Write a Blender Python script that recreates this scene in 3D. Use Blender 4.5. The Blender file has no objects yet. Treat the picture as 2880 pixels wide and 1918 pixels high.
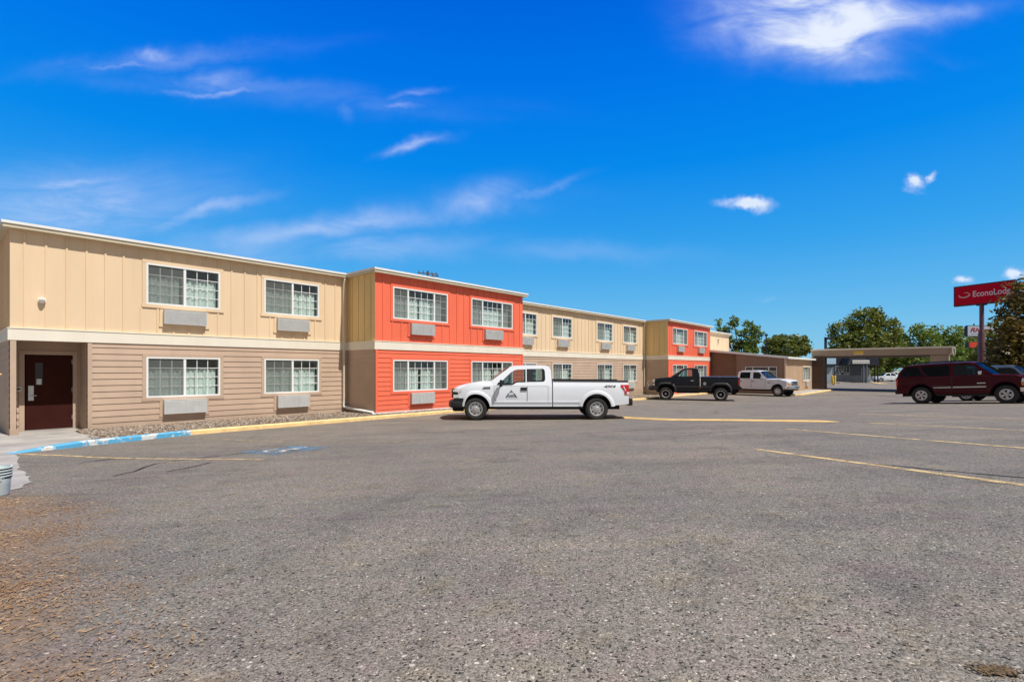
import bpy, bmesh, math, random
from mathutils import Vector, Matrix
random.seed(7)
R = math.radians
S = bpy.context.scene
C = S.collection

# ------------------------------------------------------------------ basics
def ss(t):
    t = max(0.0, min(1.0, t)); return t*t*(3-2*t)

def gz(x, y):
    """height of the car park: flat along the motel, rising gently to the right and towards the viewer"""
    s = .6587*x + .7524*y
    zp = .777 + .0305*max(-8, min(26, x)) - .049*y
    zb = -.25*ss((s-18)/14)
    d = zp-zb
    return .5*(zp+zb+math.sqrt(d*d+.06**2)) - .01

UX, UY = .6587, .7524          # direction along the motel front
def loc2w(s, y):               # motel frame (s along the front, y away from the car park) -> world
    return (UX*s - UY*y, UY*s + UX*y)

def tag(o, label=None, cat=None, group=None, kind=None):
    if label: o['label'] = label
    if cat: o['category'] = cat
    if group: o['group'] = group
    if kind: o['kind'] = kind
    return o

def empty(name, loc=(0, 0, 0), rz=0, parent=None):
    o = bpy.data.objects.new(name, None); C.objects.link(o)
    o.location = loc; o.rotation_euler = (0, 0, rz)
    o.empty_display_size = .2
    if parent: o.parent = parent
    return o

def finish(me, angle=None):
    if angle is not None:
        for p in me.polygons: p.use_smooth = True
        me.set_sharp_from_angle(angle=R(angle))

class MB:
    def __init__(s): s.v = []; s.f = []; s.m = []
    def face(s, pts, mi=0):
        n = len(s.v); s.v += [tuple(p) for p in pts]
        s.f.append(tuple(range(n, n+len(pts)))); s.m.append(mi)
    def box(s, x0, x1, y0, y1, z0, z1, mi=0):
        n = len(s.v)
        s.v += [(x, y, z) for z in (z0, z1) for y in (y0, y1) for x in (x0, x1)]
        for f in ((0, 2, 3, 1), (4, 5, 7, 6), (0, 1, 5, 4), (2, 6, 7, 3), (0, 4, 6, 2), (1, 3, 7, 5)):
            s.f.append(tuple(n+i for i in f)); s.m.append(mi)
    def mbox(s, P, u0, u1, d0, d1, z0, z1, mi=0):
        """box in a mapped wall frame: u along, d outwards, z up"""
        n = len(s.v)
        s.v += [P(u, d, z) for z in (z0, z1) for d in (d0, d1) for u in (u0, u1)]
        for f in ((0, 2, 3, 1), (4, 5, 7, 6), (0, 1, 5, 4), (2, 6, 7, 3), (0, 4, 6, 2), (1, 3, 7, 5)):
            s.f.append(tuple(n+i for i in f)); s.m.append(mi)
    def tube(s, pts, r, n=8, mi=0, cap=True):
        pts = [Vector(p) for p in pts]; rs = r if isinstance(r, (list, tuple)) else [r]*len(pts)
        base = len(s.v)
        for i, p in enumerate(pts):
            t = (pts[min(i+1, len(pts)-1)]-pts[max(i-1, 0)]).normalized()
            a = t.orthogonal().normalized() if i == 0 else (a - t*a.dot(t)).normalized()
            b = t.cross(a)
            for k in range(n):
                w = 2*math.pi*k/n
                s.v.append(tuple(p + (a*math.cos(w)+b*math.sin(w))*rs[i]))
        for i in range(len(pts)-1):
            for k in range(n):
                q = base+i*n
                s.f.append((q+k, q+(k+1) % n, q+n+(k+1) % n, q+n+k)); s.m.append(mi)
        if cap:
            s.f.append(tuple(base+k for k in range(n))[::-1]); s.m.append(mi)
            q = base+(len(pts)-1)*n
            s.f.append(tuple(q+k for k in range(n))); s.m.append(mi)
    def prism(s, poly, z0, z1, mi=0, mi_top=None):
        n = len(poly); b = len(s.v)
        s.v += [(p[0], p[1], z0) for p in poly] + [(p[0], p[1], z1) for p in poly]
        s.f.append(tuple(range(b+n-1, b-1, -1))); s.m.append(mi)
        s.f.append(tuple(range(b+n, b+2*n))); s.m.append(mi if mi_top is None else mi_top)
        for i in range(n):
            j = (i+1) % n
            s.f.append((b+i, b+j, b+n+j, b+n+i)); s.m.append(mi)
    def lathe(s, prof, n=32, axis='y', mi=0, mis=None):
        """prof: list of (radius, offset along the axis)"""
        b = len(s.v)
        for (r, h) in prof:
            for k in range(n):
                w = 2*math.pi*k/n
                if axis == 'y': s.v.append((r*math.cos(w), h, r*math.sin(w)))
                else: s.v.append((r*math.cos(w), r*math.sin(w), h))
        for i in range(len(prof)-1):
            for k in range(n):
                q = b+i*n
                s.f.append((q+k, q+(k+1) % n, q+n+(k+1) % n, q+n+k)); s.m.append(mis[i] if mis else mi)
    def build(s, name, mats, parent=None, off=(0, 0, 0), loc=None, angle=None, normals=True):
        me = bpy.data.meshes.new(name)
        me.from_pydata([(v[0]-off[0], v[1]-off[1], v[2]-off[2]) for v in s.v], [], s.f)
        if not isinstance(mats, (list, tuple)): mats = [mats]
        for m in mats: me.materials.append(m)
        me.polygons.foreach_set('material_index', s.m)
        if normals:
            bm = bmesh.new(); bm.from_mesh(me)
            bmesh.ops.recalc_face_normals(bm, faces=bm.faces); bm.to_mesh(me); bm.free()
        finish(me, angle)
        o = bpy.data.objects.new(name, me); C.objects.link(o)
        if parent: o.parent = parent
        o.location = loc if loc is not None else (off if parent is None else (0, 0, 0))
        return o

def from_bm(bm, name, mats, parent=None, angle=None, normals=True, loc=(0, 0, 0)):
    if normals: bmesh.ops.recalc_face_normals(bm, faces=bm.faces)
    me = bpy.data.meshes.new(name); bm.to_mesh(me); bm.free()
    if not isinstance(mats, (list, tuple)): mats = [mats]
    for m in mats: me.materials.append(m)
    finish(me, angle)
    o = bpy.data.objects.new(name, me); C.objects.link(o)
    if parent: o.parent = parent
    o.location = loc
    return o

def copy_tree(o, parent=None):
    c = o.copy(); C.objects.link(c)
    if parent is not None: c.parent = parent
    for ch in list(o.children): copy_tree(ch, c)
    return c

# ------------------------------------------------------------------ materials
def newmat(name):
    m = bpy.data.materials.new(name); m.use_nodes = True
    nt = m.node_tree; nt.nodes.clear()
    out = nt.nodes.new('ShaderNodeOutputMaterial')
    return m, nt, out

def N(nt, kind, **kw):
    n = nt.nodes.new(kind)
    for k, v in kw.items():
        if k in n.inputs.keys(): n.inputs[k].default_value = v
        else: setattr(n, k, v)
    return n

def rgb(c): return (c[0], c[1], c[2], 1)

def mix(nt, fac, a, b, blend='MIX'):
    n = nt.nodes.new('ShaderNodeMix'); n.data_type = 'RGBA'; n.blend_type = blend
    for i, v in ((0, fac), (6, a), (7, b)):
        if hasattr(v, 'is_linked') or isinstance(v, bpy.types.NodeSocket): nt.links.new(v, n.inputs[i])
        else: n.inputs[i].default_value = v if i == 0 else rgb(v)
    return n.outputs[2]

def math_(nt, op, a, b=None, c=None, clamp=False):
    n = nt.nodes.new('ShaderNodeMath'); n.operation = op; n.use_clamp = clamp
    for i, v in enumerate((a, b, c)):
        if v is None: continue
        if isinstance(v, bpy.types.NodeSocket): nt.links.new(v, n.inputs[i])
        else: n.inputs[i].default_value = v
    return n.outputs[0]

def ramp(nt, fac, lo, hi, a=0., b=1.):
    n = nt.nodes.new('ShaderNodeMapRange'); n.clamp = True; n.interpolation_type = 'SMOOTHSTEP'
    nt.links.new(fac, n.inputs[0])
    for i, v in ((1, lo), (2, hi), (3, a), (4, b)): n.inputs[i].default_value = v
    return n.outputs[0]

def noise(nt, vec, scale, detail=4, rough=.55, dist=0.):
    n = nt.nodes.new('ShaderNodeTexNoise')
    n.inputs['Scale'].default_value = scale; n.inputs['Detail'].default_value = detail
    n.inputs['Roughness'].default_value = rough; n.inputs['Distortion'].default_value = dist
    if vec is not None: nt.links.new(vec, n.inputs['Vector'])
    return n

def simple(name, col, rough=.6, var=.06, scale=3., metal=0., coat=0., bump=0., bscale=60., spec=.4, streak=False, dirt=0.):
    """painted surface with a little unevenness in tone and a faint bump"""
    m, nt, out = newmat(name)
    b = N(nt, 'ShaderNodeBsdfPrincipled')
    nt.links.new(b.outputs[0], out.inputs[0])
    tc = N(nt, 'ShaderNodeNewGeometry')
    vec = tc.outputs['Position']
    if streak:
        mp = N(nt, 'ShaderNodeMapping'); mp.inputs['Scale'].default_value = (1, 1, .15)
        nt.links.new(vec, mp.inputs[0]); vec = mp.outputs[0]
    n1 = noise(nt, vec, scale, 5, .6)
    f = ramp(nt, n1.outputs[0], .3, .7)
    c = mix(nt, f, [x*(1-var) for x in col], [min(1, x*(1+var)) for x in col])
    if dirt:
        sz = N(nt, 'ShaderNodeSeparateXYZ'); nt.links.new(tc.outputs['Position'], sz.inputs[0])
        n4 = noise(nt, tc.outputs['Position'], 3.5, 6, .7)
        h = math_(nt, 'ADD', sz.outputs[2], math_(nt, 'MULTIPLY', n4.outputs[0], .5))
        c = mix(nt, ramp(nt, h, .75, .10, 0, dirt), c, (.26, .20, .15))
        mp4 = N(nt, 'ShaderNodeMapping'); mp4.inputs['Scale'].default_value = (5, 5, .35); nt.links.new(tc.outputs['Position'], mp4.inputs[0])
        n5 = noise(nt, mp4.outputs[0], 1., 5, .65)
        c = mix(nt, ramp(nt, n5.outputs[0], .52, .75, 0, dirt*.5), c, [x*.72 for x in col])
    nt.links.new(c, b.inputs['Base Color'])
    b.inputs['Roughness'].default_value = rough; b.inputs['Metallic'].default_value = metal
    b.inputs['Specular IOR Level'].default_value = spec
    b.inputs['Coat Weight'].default_value = coat; b.inputs['Coat Roughness'].default_value = .04
    if bump:
        n2 = noise(nt, tc.outputs['Position'], bscale, 3)
        bp = N(nt, 'ShaderNodeBump'); bp.inputs['Strength'].default_value = bump; bp.inputs['Distance'].default_value = .01
        nt.links.new(n2.outputs[0], bp.inputs['Height']); nt.links.new(bp.outputs[0], b.inputs['Normal'])
    return m

def glassmat(name, tint, refl=.08, rough=.01):
    m, nt, out = newmat(name)
    t = N(nt, 'ShaderNodeBsdfTransparent'); t.inputs[0].default_value = rgb(tint)
    g = N(nt, 'ShaderNodeBsdfGlossy'); g.inputs['Roughness'].default_value = rough
    geo = N(nt, 'ShaderNodeNewGeometry')
    dp = N(nt, 'ShaderNodeVectorMath', operation='DOT_PRODUCT'); nt.links.new(geo.outputs['Incoming'], dp.inputs[0]); nt.links.new(geo.outputs['Normal'], dp.inputs[1])
    sch = math_(nt, 'MULTIPLY_ADD', math_(nt, 'POWER', math_(nt, 'SUBTRACT', 1., math_(nt, 'ABSOLUTE', dp.outputs['Value']), clamp=True), 5.), .6, refl)
    nz = noise(nt, N(nt, 'ShaderNodeNewGeometry').outputs['Position'], 1.5, 2)
    bp = N(nt, 'ShaderNodeBump'); bp.inputs['Strength'].default_value = .05; bp.inputs['Distance'].default_value = .02
    nt.links.new(nz.outputs[0], bp.inputs['Height']); nt.links.new(bp.outputs[0], g.inputs['Normal'])
    f = math_(nt, 'MINIMUM', sch, 1.)
    mx = N(nt, 'ShaderNodeMixShader')
    nt.links.new(f, mx.inputs[0]); nt.links.new(t.outputs[0], mx.inputs[1]); nt.links.new(g.outputs[0], mx.inputs[2])
    nt.links.new(mx.outputs[0], out.inputs[0])
    return m

def seethrough(name, col, alpha):
    m, nt, out = newmat(name)
    t = N(nt, 'ShaderNodeBsdfTransparent'); d = N(nt, 'ShaderNodeBsdfDiffuse'); d.inputs[0].default_value = rgb(col)
    nz = noise(nt, N(nt, 'ShaderNodeNewGeometry').outputs['Position'], 40, 2)
    f = ramp(nt, nz.outputs[0], .2, .8, alpha-.06, alpha+.06)
    mx = N(nt, 'ShaderNodeMixShader')
    nt.links.new(f, mx.inputs[0]); nt.links.new(t.outputs[0], mx.inputs[1]); nt.links.new(d.outputs[0], mx.inputs[2])
    nt.links.new(mx.outputs[0], out.inputs[0])
    return m

def worn_paint(name, col, keep=.5, scale=6., col2=None):
    """thin road paint, worn through in irregular patches"""
    m, nt, out = newmat(name)
    pos = N(nt, 'ShaderNodeNewGeometry').outputs['Position']
    d = N(nt, 'ShaderNodeBsdfPrincipled'); d.inputs['Roughness'].default_value = .85
    n1 = noise(nt, pos, scale, 8, .72); n2 = noise(nt, pos, 90, 2)
    c = mix(nt, ramp(nt, noise(nt, pos, 2.2, 3).outputs[0], .3, .7), [x*.8 for x in col], col2 or [min(1, x*1.1) for x in col])
    nt.links.new(c, d.inputs['Base Color'])
    a = math_(nt, 'ADD', math_(nt, 'MULTIPLY', n1.outputs[0], .7), math_(nt, 'MULTIPLY', n2.outputs[0], .3))
    a = ramp(nt, a, keep-.06, keep+.1)
    t = N(nt, 'ShaderNodeBsdfTransparent'); mx = N(nt, 'ShaderNodeMixShader')
    nt.links.new(a, mx.inputs[0]); nt.links.new(t.outputs[0], mx.inputs[1]); nt.links.new(d.outputs[0], mx.inputs[2])
    nt.links.new(mx.outputs[0], out.inputs[0])
    return m

def leafmat(name, c1, c2, c3, trans=.3):
    m, nt, out = newmat(name)
    geo = N(nt, 'ShaderNodeNewGeometry')
    n1 = noise(nt, geo.outputs['Position'], .55, 3)
    c = mix(nt, ramp(nt, n1.outputs[0], .38, .62), c1, c2)
    c = mix(nt, math_(nt, 'MULTIPLY', geo.outputs['Random Per Island'], .55), c, c3)
    d = N(nt, 'ShaderNodeBsdfDiffuse'); t = N(nt, 'ShaderNodeBsdfTranslucent'); g = N(nt, 'ShaderNodeBsdfGlossy')
    g.inputs['Roughness'].default_value = .45
    nt.links.new(c, d.inputs[0]); nt.links.new(c, t.inputs[0])
    mx = N(nt, 'ShaderNodeMixShader'); mx.inputs[0].default_value = trans
    nt.links.new(d.outputs[0], mx.inputs[1]); nt.links.new(t.outputs[0], mx.inputs[2])
    m2 = N(nt, 'ShaderNodeMixShader'); m2.inputs[0].default_value = .04
    nt.links.new(mx.outputs[0], m2.inputs[1]); nt.links.new(g.outputs[0], m2.inputs[2])
    nt.links.new(m2.outputs[0], out.inputs[0])
    return m

M = {}
M['cream'] = simple('cream_paint', (.79, .60, .395), .75, .05, 1.2, bump=.15, streak=True, dirt=.3)
M['creamshade'] = simple('shade_tinted_cream', (.80, .58, .275), .75, .05, 1.2, bump=.15, streak=True, dirt=.3)  # cream with the yellow tone of the shaded bay returns painted in
M['taupe'] = simple('taupe_paint', (.525, .385, .285), .75, .06, 1.2, bump=.15, bscale=40, dirt=.5)
M['red'] = simple('coral_paint', (.86, .165, .085), .7, .05, 1.2, bump=.15, streak=True, dirt=.35)
M['band'] = simple('ivory_paint', (.82, .76, .64), .7, .04, 1.5, streak=True, dirt=.3)
M['fascia'] = simple('fascia_paint', (.62, .55, .40), .6, .05, 2.)
M['white'] = simple('white_vinyl', (.82, .82, .80), .45, .03, 3.)
M['roofwhite'] = simple('white_metal_roof', (.72, .74, .76), .5, .06, .8)
M['roofing'] = simple('grey_membrane', (.3, .3, .3), .9, .1, .6)
M['pipe'] = simple('downspout_paint', (.66, .60, .48), .5, .04, 2.)
M['browntrim'] = simple('brown_office_paint', (.31, .205, .145), .75, .08, 1.0, streak=True)
M['tan'] = simple('tan_office_paint', (.62, .455, .315), .75, .07, 1.0, streak=True)
M['canopy'] = simple('canopy_paint', (.38, .285, .21), .75, .07, .8, streak=True)
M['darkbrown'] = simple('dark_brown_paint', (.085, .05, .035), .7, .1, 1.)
M['door'] = simple('maroon_door_paint', (.046, .0135, .0105), .7, .08, 2., spec=.04)
M['steel'] = simple('brushed_steel', (.55, .55, .53), .35, .05, 6., metal=.9)
M['acgrey'] = simple('grey_louvre_paint', (.60, .60, .59), .5, .05, 4.)
M['accase'] = simple('grey_case_paint', (.56, .555, .54), .5, .05, 3.)
M['curtain'] = simple('white_curtain', (.70, .735, .705), .9, .05, 5.)
M['room'] = simple('dim_room', (.24, .31, .32), .9, .2, 1.5)
M['glass'] = glassmat('window_glass', (.85, .93, .91), .09)
M['screen'] = seethrough('insect_screen', (.20, .215, .205), .46)
M['yellow'] = simple('yellow_kerb_paint', (.83, .58, .27), .8, .13, 3.5, bump=.3, bscale=30)
M['bollard'] = simple('yellow_bollard_paint', (.75, .48, .06), .6, .1, 3.)
M['black'] = simple('black_plastic', (.018, .018, .02), .45, .1, 8.)
M['rubber'] = simple('tyre_rubber', (.032, .03, .029), .85, .2, 9., bump=.3, bscale=90)
M['under'] = simple('black_underbody', (.012, .012, .012), .9, .1, 4.)
M['chrome'] = simple('chrome', (.75, .75, .75), .12, .03, 4., metal=1.)
M['silver'] = simple('silver_wheel_paint', (.58, .585, .59), .32, .05, 6., metal=.55)
M['lamp'] = simple('clear_lamp', (.72, .73, .72), .12, .15, 14., coat=.6)
M['amber'] = simple('amber_lens', (.75, .26, .03), .2, .08, 12., coat=.6)
M['redlens'] = simple('red_lens', (.55, .012, .015), .15, .12, 14., coat=.8)
M['interior'] = simple('car_interior', (.045, .048, .055), .85, .15, 4.)
M['carglass'] = glassmat('car_glass', (.62, .78, .78), .10)
M['tinted'] = glassmat('tinted_car_glass', (.06, .07, .09), .025)
M['darkglass'] = glassmat('dark_windscreen', (.28, .36, .38), .05)
M['paintwhite'] = simple('white_car_paint', (.83, .865, .935), .28, .02, 2., coat=.7)
M['paintwhite2'] = simple('older_white_car_paint', (.70, .72, .79), .4, .05, 2., coat=.4)
M['paintblack'] = simple('black_car_paint', (.006, .008, .013), .3, .1, 2., coat=.25, spec=.25)
M['paintmaroon'] = simple('maroon_car_paint', (.060, .002, .007), .35, .1, 2., coat=.15, spec=.1)
M['paintsilver'] = simple('silver_blue_car_paint', (.14, .20, .28), .3, .05, 2., metal=.4, coat=.7)
M['flare'] = simple('black_flare_plastic', (.028, .028, .034), .55, .1, 6.)
M['cladding'] = simple('grey_car_trim', (.12, .10, .10), .5, .08, 4.)
M['seam'] = simple('panel_gap', (.06, .06, .065), .9, .1, 8.)
M['logo'] = simple('dark_decal', (.035, .06, .09), .6, .05, 9.)
M['logo2'] = simple('grey_blue_decal', (.17, .25, .32), .6, .05, 9.)
M['signred'] = simple('red_sign_face', (.62, .003, .022), .6, .06, .6, spec=.1)
M['signframe'] = simple('dark_sign_frame', (.03, .02, .035), .5, .1, 2.)
M['signwhite'] = simple('white_sign_letters', (.72, .70, .70), .5, .03, 2.)
M['signswoosh'] = simple('pale_sign_swoosh', (.72, .42, .36), .5, .12, 3.)
M['signgrey'] = simple('pale_grey_sign_face', (.42, .46, .56), .5, .06, 1.)
M['polepaint'] = simple('maroon_pole_paint', (.16, .075, .085), .5, .12, 1.)
M['darkred'] = simple('dark_red_sign_ink', (.22, .02, .03), .6, .05, 3.)
M['orangered'] = simple('orange_red_sign_face', (.62, .05, .025), .5, .12, 3.)
M['shop'] = simple('slate_blue_siding', (.10, .125, .165), .8, .08, 1.)
M['shoppale'] = simple('pale_slate_paint', (.27, .32, .36), .8, .06, 1.)
M['shopblue'] = simple('sky_blue_panel', (.38, .56, .72), .6, .06, 1.)
M['shoproof'] = simple('dark_shingles', (.035, .04, .055), .9, .2, 3.)
M['shoplower'] = simple('grey_block_base', (.20, .225, .265), .85, .08, 1.5)
M['navy'] = simple('navy_panel', (.012, .014, .03), .7, .1, 1.)
M['lampblack'] = simple('dark_pole_paint', (.015, .018, .025), .6, .1, 2.)
M['wood'] = simple('weathered_pole_wood', (.12, .085, .06), .9, .2, 2., bump=.3)
M['bark'] = simple('tree_bark', (.075, .055, .04), .95, .25, 4., bump=.6, bscale=20)
M['bucket'] = simple('pale_blue_plastic', (.62, .70, .70), .45, .05, 6.)
M['concrete'] = simple('worn_concrete', (.37, .345, .315), .9, .22, 1.1, bump=.3, bscale=45)
M['leafgreen'] = leafmat('green_leaves', (.085, .155, .022), (.20, .285, .045), (.28, .34, .07))
M['leafolive'] = leafmat('olive_leaves', (.065, .115, .014), (.18, .215, .032), (.27, .27, .06))
M['leafbright'] = leafmat('bright_green_leaves', (.085, .16, .022), (.20, .29, .042), (.28, .34, .07))
M['leafautumn'] = leafmat('autumn_leaves', (.050, .055, .015), (.27, .18, .028), (.18, .14, .045), .35)

def asphalt_material():
    m, nt, out = newmat('worn_asphalt')
    pos = N(nt, 'ShaderNodeNewGeometry').outputs['Position']
    b = N(nt, 'ShaderNodeBsdfPrincipled'); nt.links.new(b.outputs[0], out.inputs[0])
    b.inputs['Roughness'].default_value = .92; b.inputs['Specular IOR Level'].default_value = .25
    # aggregate: two sizes of stones, each grain with its own tone
    v1 = N(nt, 'ShaderNodeTexVoronoi', feature='F1'); v1.inputs['Scale'].default_value = 92; nt.links.new(pos, v1.inputs['Vector'])
    v2 = N(nt, 'ShaderNodeTexVoronoi', feature='F1'); v2.inputs['Scale'].default_value = 190; nt.links.new(pos, v2.inputs['Vector'])
    def grain(v):
        sp_ = N(nt, 'ShaderNodeSeparateColor'); nt.links.new(v.outputs['Color'], sp_.inputs[0])
        g = mix(nt, sp_.outputs[0], (.088, .083, .076), (.262, .250, .229))
        g = mix(nt, ramp(nt, sp_.outputs[1], .962, .99), g, (.46, .44, .41))
        g = mix(nt, ramp(nt, sp_.outputs[1], .17, .06), g, (.022, .021, .020))
        return g, sp_.outputs[2]
    ga, ra = grain(v1); gb, rb = grain(v2)
    n_mid = noise(nt, pos, 30, 3, .6)
    col = mix(nt, ramp(nt, math_(nt, 'ADD', math_(nt, 'MULTIPLY', n_mid.outputs[0], 1.), math_(nt, 'MULTIPLY', ra, .35)), .60, .72), ga, gb)
    hue = noise(nt, pos, 3.2, 4, .65)
    col = mix(nt, ramp(nt, hue.outputs[0], .36, .50, .55, 0.), col, (1.12, .98, 1.04), 'MULTIPLY')
    col = mix(nt, ramp(nt, hue.outputs[0], .52, .66, 0, .6), col, (1.12, 1.05, .90), 'MULTIPLY')
    dk = noise(nt, pos, 6.5, 5, .7)
    col = mix(nt, ramp(nt, dk.outputs[0], .52, .72, 0, .6), col, (.52, .53, .55), 'MULTIPLY')
    # broad stains, warm and violet tints
    n_big = noise(nt, pos, .45, 6, .6)
    n_b2 = noise(nt, pos, 1.3, 5, .65)
    col = mix(nt, ramp(nt, n_big.outputs[0], .42, .64, 0, .5), col, (1.34, 1.27, 1.18), 'MULTIPLY')
    col = mix(nt, ramp(nt, n_b2.outputs[0], .50, .70, 0, .7), col, (.70, .70, .72), 'MULTIPLY')
    mp = N(nt, 'ShaderNodeMapping'); mp.inputs['Location'].default_value = (31, 7, 0); nt.links.new(pos, mp.inputs[0])
    n_t = noise(nt, mp.outputs[0], .8, 4)
    col = mix(nt, ramp(nt, n_t.outputs[0], .45, .65, 0, .3), col, (1.08, .96, .99), 'MULTIPLY')
    sp = N(nt, 'ShaderNodeSeparateXYZ'); nt.links.new(pos, sp.inputs[0])
    X, Y = sp.outputs[0], sp.outputs[1]
    # drive lane near the motel is dustier and paler
    lane = math_(nt, 'MULTIPLY', ramp(nt, Y, 8, 17), 1.)
    dust = noise(nt, pos, .9, 6, .65)
    col = mix(nt, math_(nt, 'MULTIPLY', lane, ramp(nt, dust.outputs[0], .3, .7, .12, .5)), col, (.215, .190, .168))
    # red-brown soil washed over the near left corner
    edge = math_(nt, 'ADD', math_(nt, 'MULTIPLY', X, -1.), math_(nt, 'MULTIPLY_ADD', Y, -.88, .3))
    en = math_(nt, 'ADD', edge, math_(nt, 'MULTIPLY', math_(nt, 'SUBTRACT', noise(nt, pos, 1.6, 7, .72).outputs[0], .5), 3.4))
    soil = math_(nt, 'MULTIPLY', ramp(nt, en, -.35, 1.15), ramp(nt, math_(nt, 'ADD', Y, math_(nt, 'MULTIPLY', noise(nt, pos, .8, 4).outputs[0], 2.)), 7.6, 6.0))
    sc = mix(nt, ramp(nt, noise(nt, pos, 26, 5, .7).outputs[0], .3, .7), (.10, .066, .046), (.33, .215, .145))
    col = mix(nt, math_(nt, 'MULTIPLY', soil, .8), col, sc)
    # worn wheel lanes along the motel, hairline cracks
    mpl = N(nt, 'ShaderNodeMapping'); mpl.inputs['Rotation'].default_value = (0, 0, R(-48.8)); mpl.inputs['Scale'].default_value = (.10, .75, 1); nt.links.new(pos, mpl.inputs[0])
    ln = noise(nt, mpl.outputs[0], 1.5, 6, .62)
    col = mix(nt, ramp(nt, ln.outputs[0], .48, .66, 0, .55), col, (.72, .72, .74), 'MULTIPLY')
    col = mix(nt, ramp(nt, ln.outputs[0], .46, .32, 0, .42), col, (1.28, 1.22, 1.12), 'MULTIPLY')
    wq = noise(nt, pos, 1.4, 5, .65); wa = N(nt, 'ShaderNodeVectorMath', operation='MULTIPLY_ADD'); nt.links.new(wq.outputs['Color'], wa.inputs[0]); wa.inputs[1].default_value = (1.1, 1.1, 0); nt.links.new(pos, wa.inputs[2])
    ck = N(nt, 'ShaderNodeTexVoronoi', feature='DISTANCE_TO_EDGE'); ck.inputs['Scale'].default_value = .23; nt.links.new(wa.outputs[0], ck.inputs['Vector'])
    cm = math_(nt, 'MULTIPLY', ramp(nt, ck.outputs['Distance'], .0055, .0025), math_(nt, 'MULTIPLY', ramp(nt, noise(nt, pos, .35, 3).outputs[0], .46, .60), ramp(nt, Y, 8., 12.)))
    col = mix(nt, math_(nt, 'MULTIPLY', cm, .6), col, (.035, .033, .032))
    col = mix(nt, 1., col, (1.11, 1.07, 1.0), 'MULTIPLY')
    # dark drips and tar spots
    spot = noise(nt, pos, 3.3, 2, .4)
    col = mix(nt, math_(nt, 'MULTIPLY', ramp(nt, spot.outputs[0], .73, .80, 0, .55), ramp(nt, Y, 7., 10.)), col, (.03, .028, .027))
    nt.links.new(col, b.inputs['Base Color'])
    h = math_(nt, 'ADD', math_(nt, 'MULTIPLY', v1.outputs['Distance'], -1.), math_(nt, 'MULTIPLY', v2.outputs['Distance'], -.5))
    bp = N(nt, 'ShaderNodeBump'); bp.inputs['Strength'].default_value = .40; bp.inputs['Distance'].default_value = .010
    nt.links.new(h, bp.inputs['Height']); nt.links.new(bp.outputs[0], b.inputs['Normal'])
    return m
M['asphalt'] = asphalt_material()

def gravel_material():
    m, nt, out = newmat('brown_gravel')
    pos = N(nt, 'ShaderNodeNewGeometry').outputs['Position']
    b = N(nt, 'ShaderNodeBsdfPrincipled'); nt.links.new(b.outputs[0], out.inputs[0]); b.inputs['Roughness'].default_value = .95
    v = N(nt, 'ShaderNodeTexVoronoi'); v.inputs['Scale'].default_value = 17; nt.links.new(pos, v.inputs['Vector'])
    sep = N(nt, 'ShaderNodeSeparateColor'); nt.links.new(v.outputs['Color'], sep.inputs[0])
    c = mix(nt, sep.outputs[0], (.14, .095, .065), (.42, .33, .25))
    c = mix(nt, ramp(nt, sep.outputs[1], .85, .95), c, (.55, .50, .44))
    c = mix(nt, ramp(nt, v.outputs['Distance'], .45, .8, 0, .8), c, (.04, .03, .024))
    nt.links.new(c, b.inputs['Base Color'])
    bp = N(nt, 'ShaderNodeBump'); bp.inputs['Strength'].default_value = 1.; bp.inputs['Distance'].default_value = .04
    nt.links.new(math_(nt, 'MULTIPLY', v.outputs['Distance'], -1.), bp.inputs['Height']); nt.links.new(bp.outputs[0], b.inputs['Normal'])
    return m
M['gravel'] = gravel_material()
def blue_kerb_material():
    m, nt, out = newmat('chipped_blue_kerb_paint')
    pos = N(nt, 'ShaderNodeNewGeometry').outputs['Position']
    b = N(nt, 'ShaderNodeBsdfPrincipled'); nt.links.new(b.outputs[0], out.inputs[0]); b.inputs['Roughness'].default_value = .8
    n = noise(nt, pos, 2.6, 6, .68)
    c = mix(nt, ramp(nt, n.outputs[0], .54, .58), (.09, .38, .62), (.66, .66, .62))
    c = mix(nt, ramp(nt, noise(nt, pos, 5.5, 5, .7).outputs[0], .62, .66), c, (.50, .42, .36))
    nt.links.new(c, b.inputs['Base Color'])
    return m
M['bluekerb'] = blue_kerb_material()
M['lineyellow'] = worn_paint('worn_yellow_line', (.64, .46, .22), .445, 5.)
M['linefaint'] = worn_paint('faint_yellow_line', (.56, .41, .21), .505, 5.)
M['bumpyellow'] = worn_paint('speed_bump_paint', (.72, .47, .17), .30, 4.)
M['hcblue'] = worn_paint('worn_blue_marking', (.13, .28, .42), .512, 4.0)
M['hcwhite'] = worn_paint('worn_white_marking', (.66, .66, .62), .46, 6.)
M['tar'] = worn_paint('tar_crack_filler', (.022, .021, .021), .44, 5.)
M['gutter'] = worn_paint('pale_gutter_concrete', (.33, .30, .25), .45, 3.)
M['litter'] = leafmat('dry_leaf_litter', (.22, .105, .05), (.38, .235, .12), (.46, .34, .20), .1)

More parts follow.
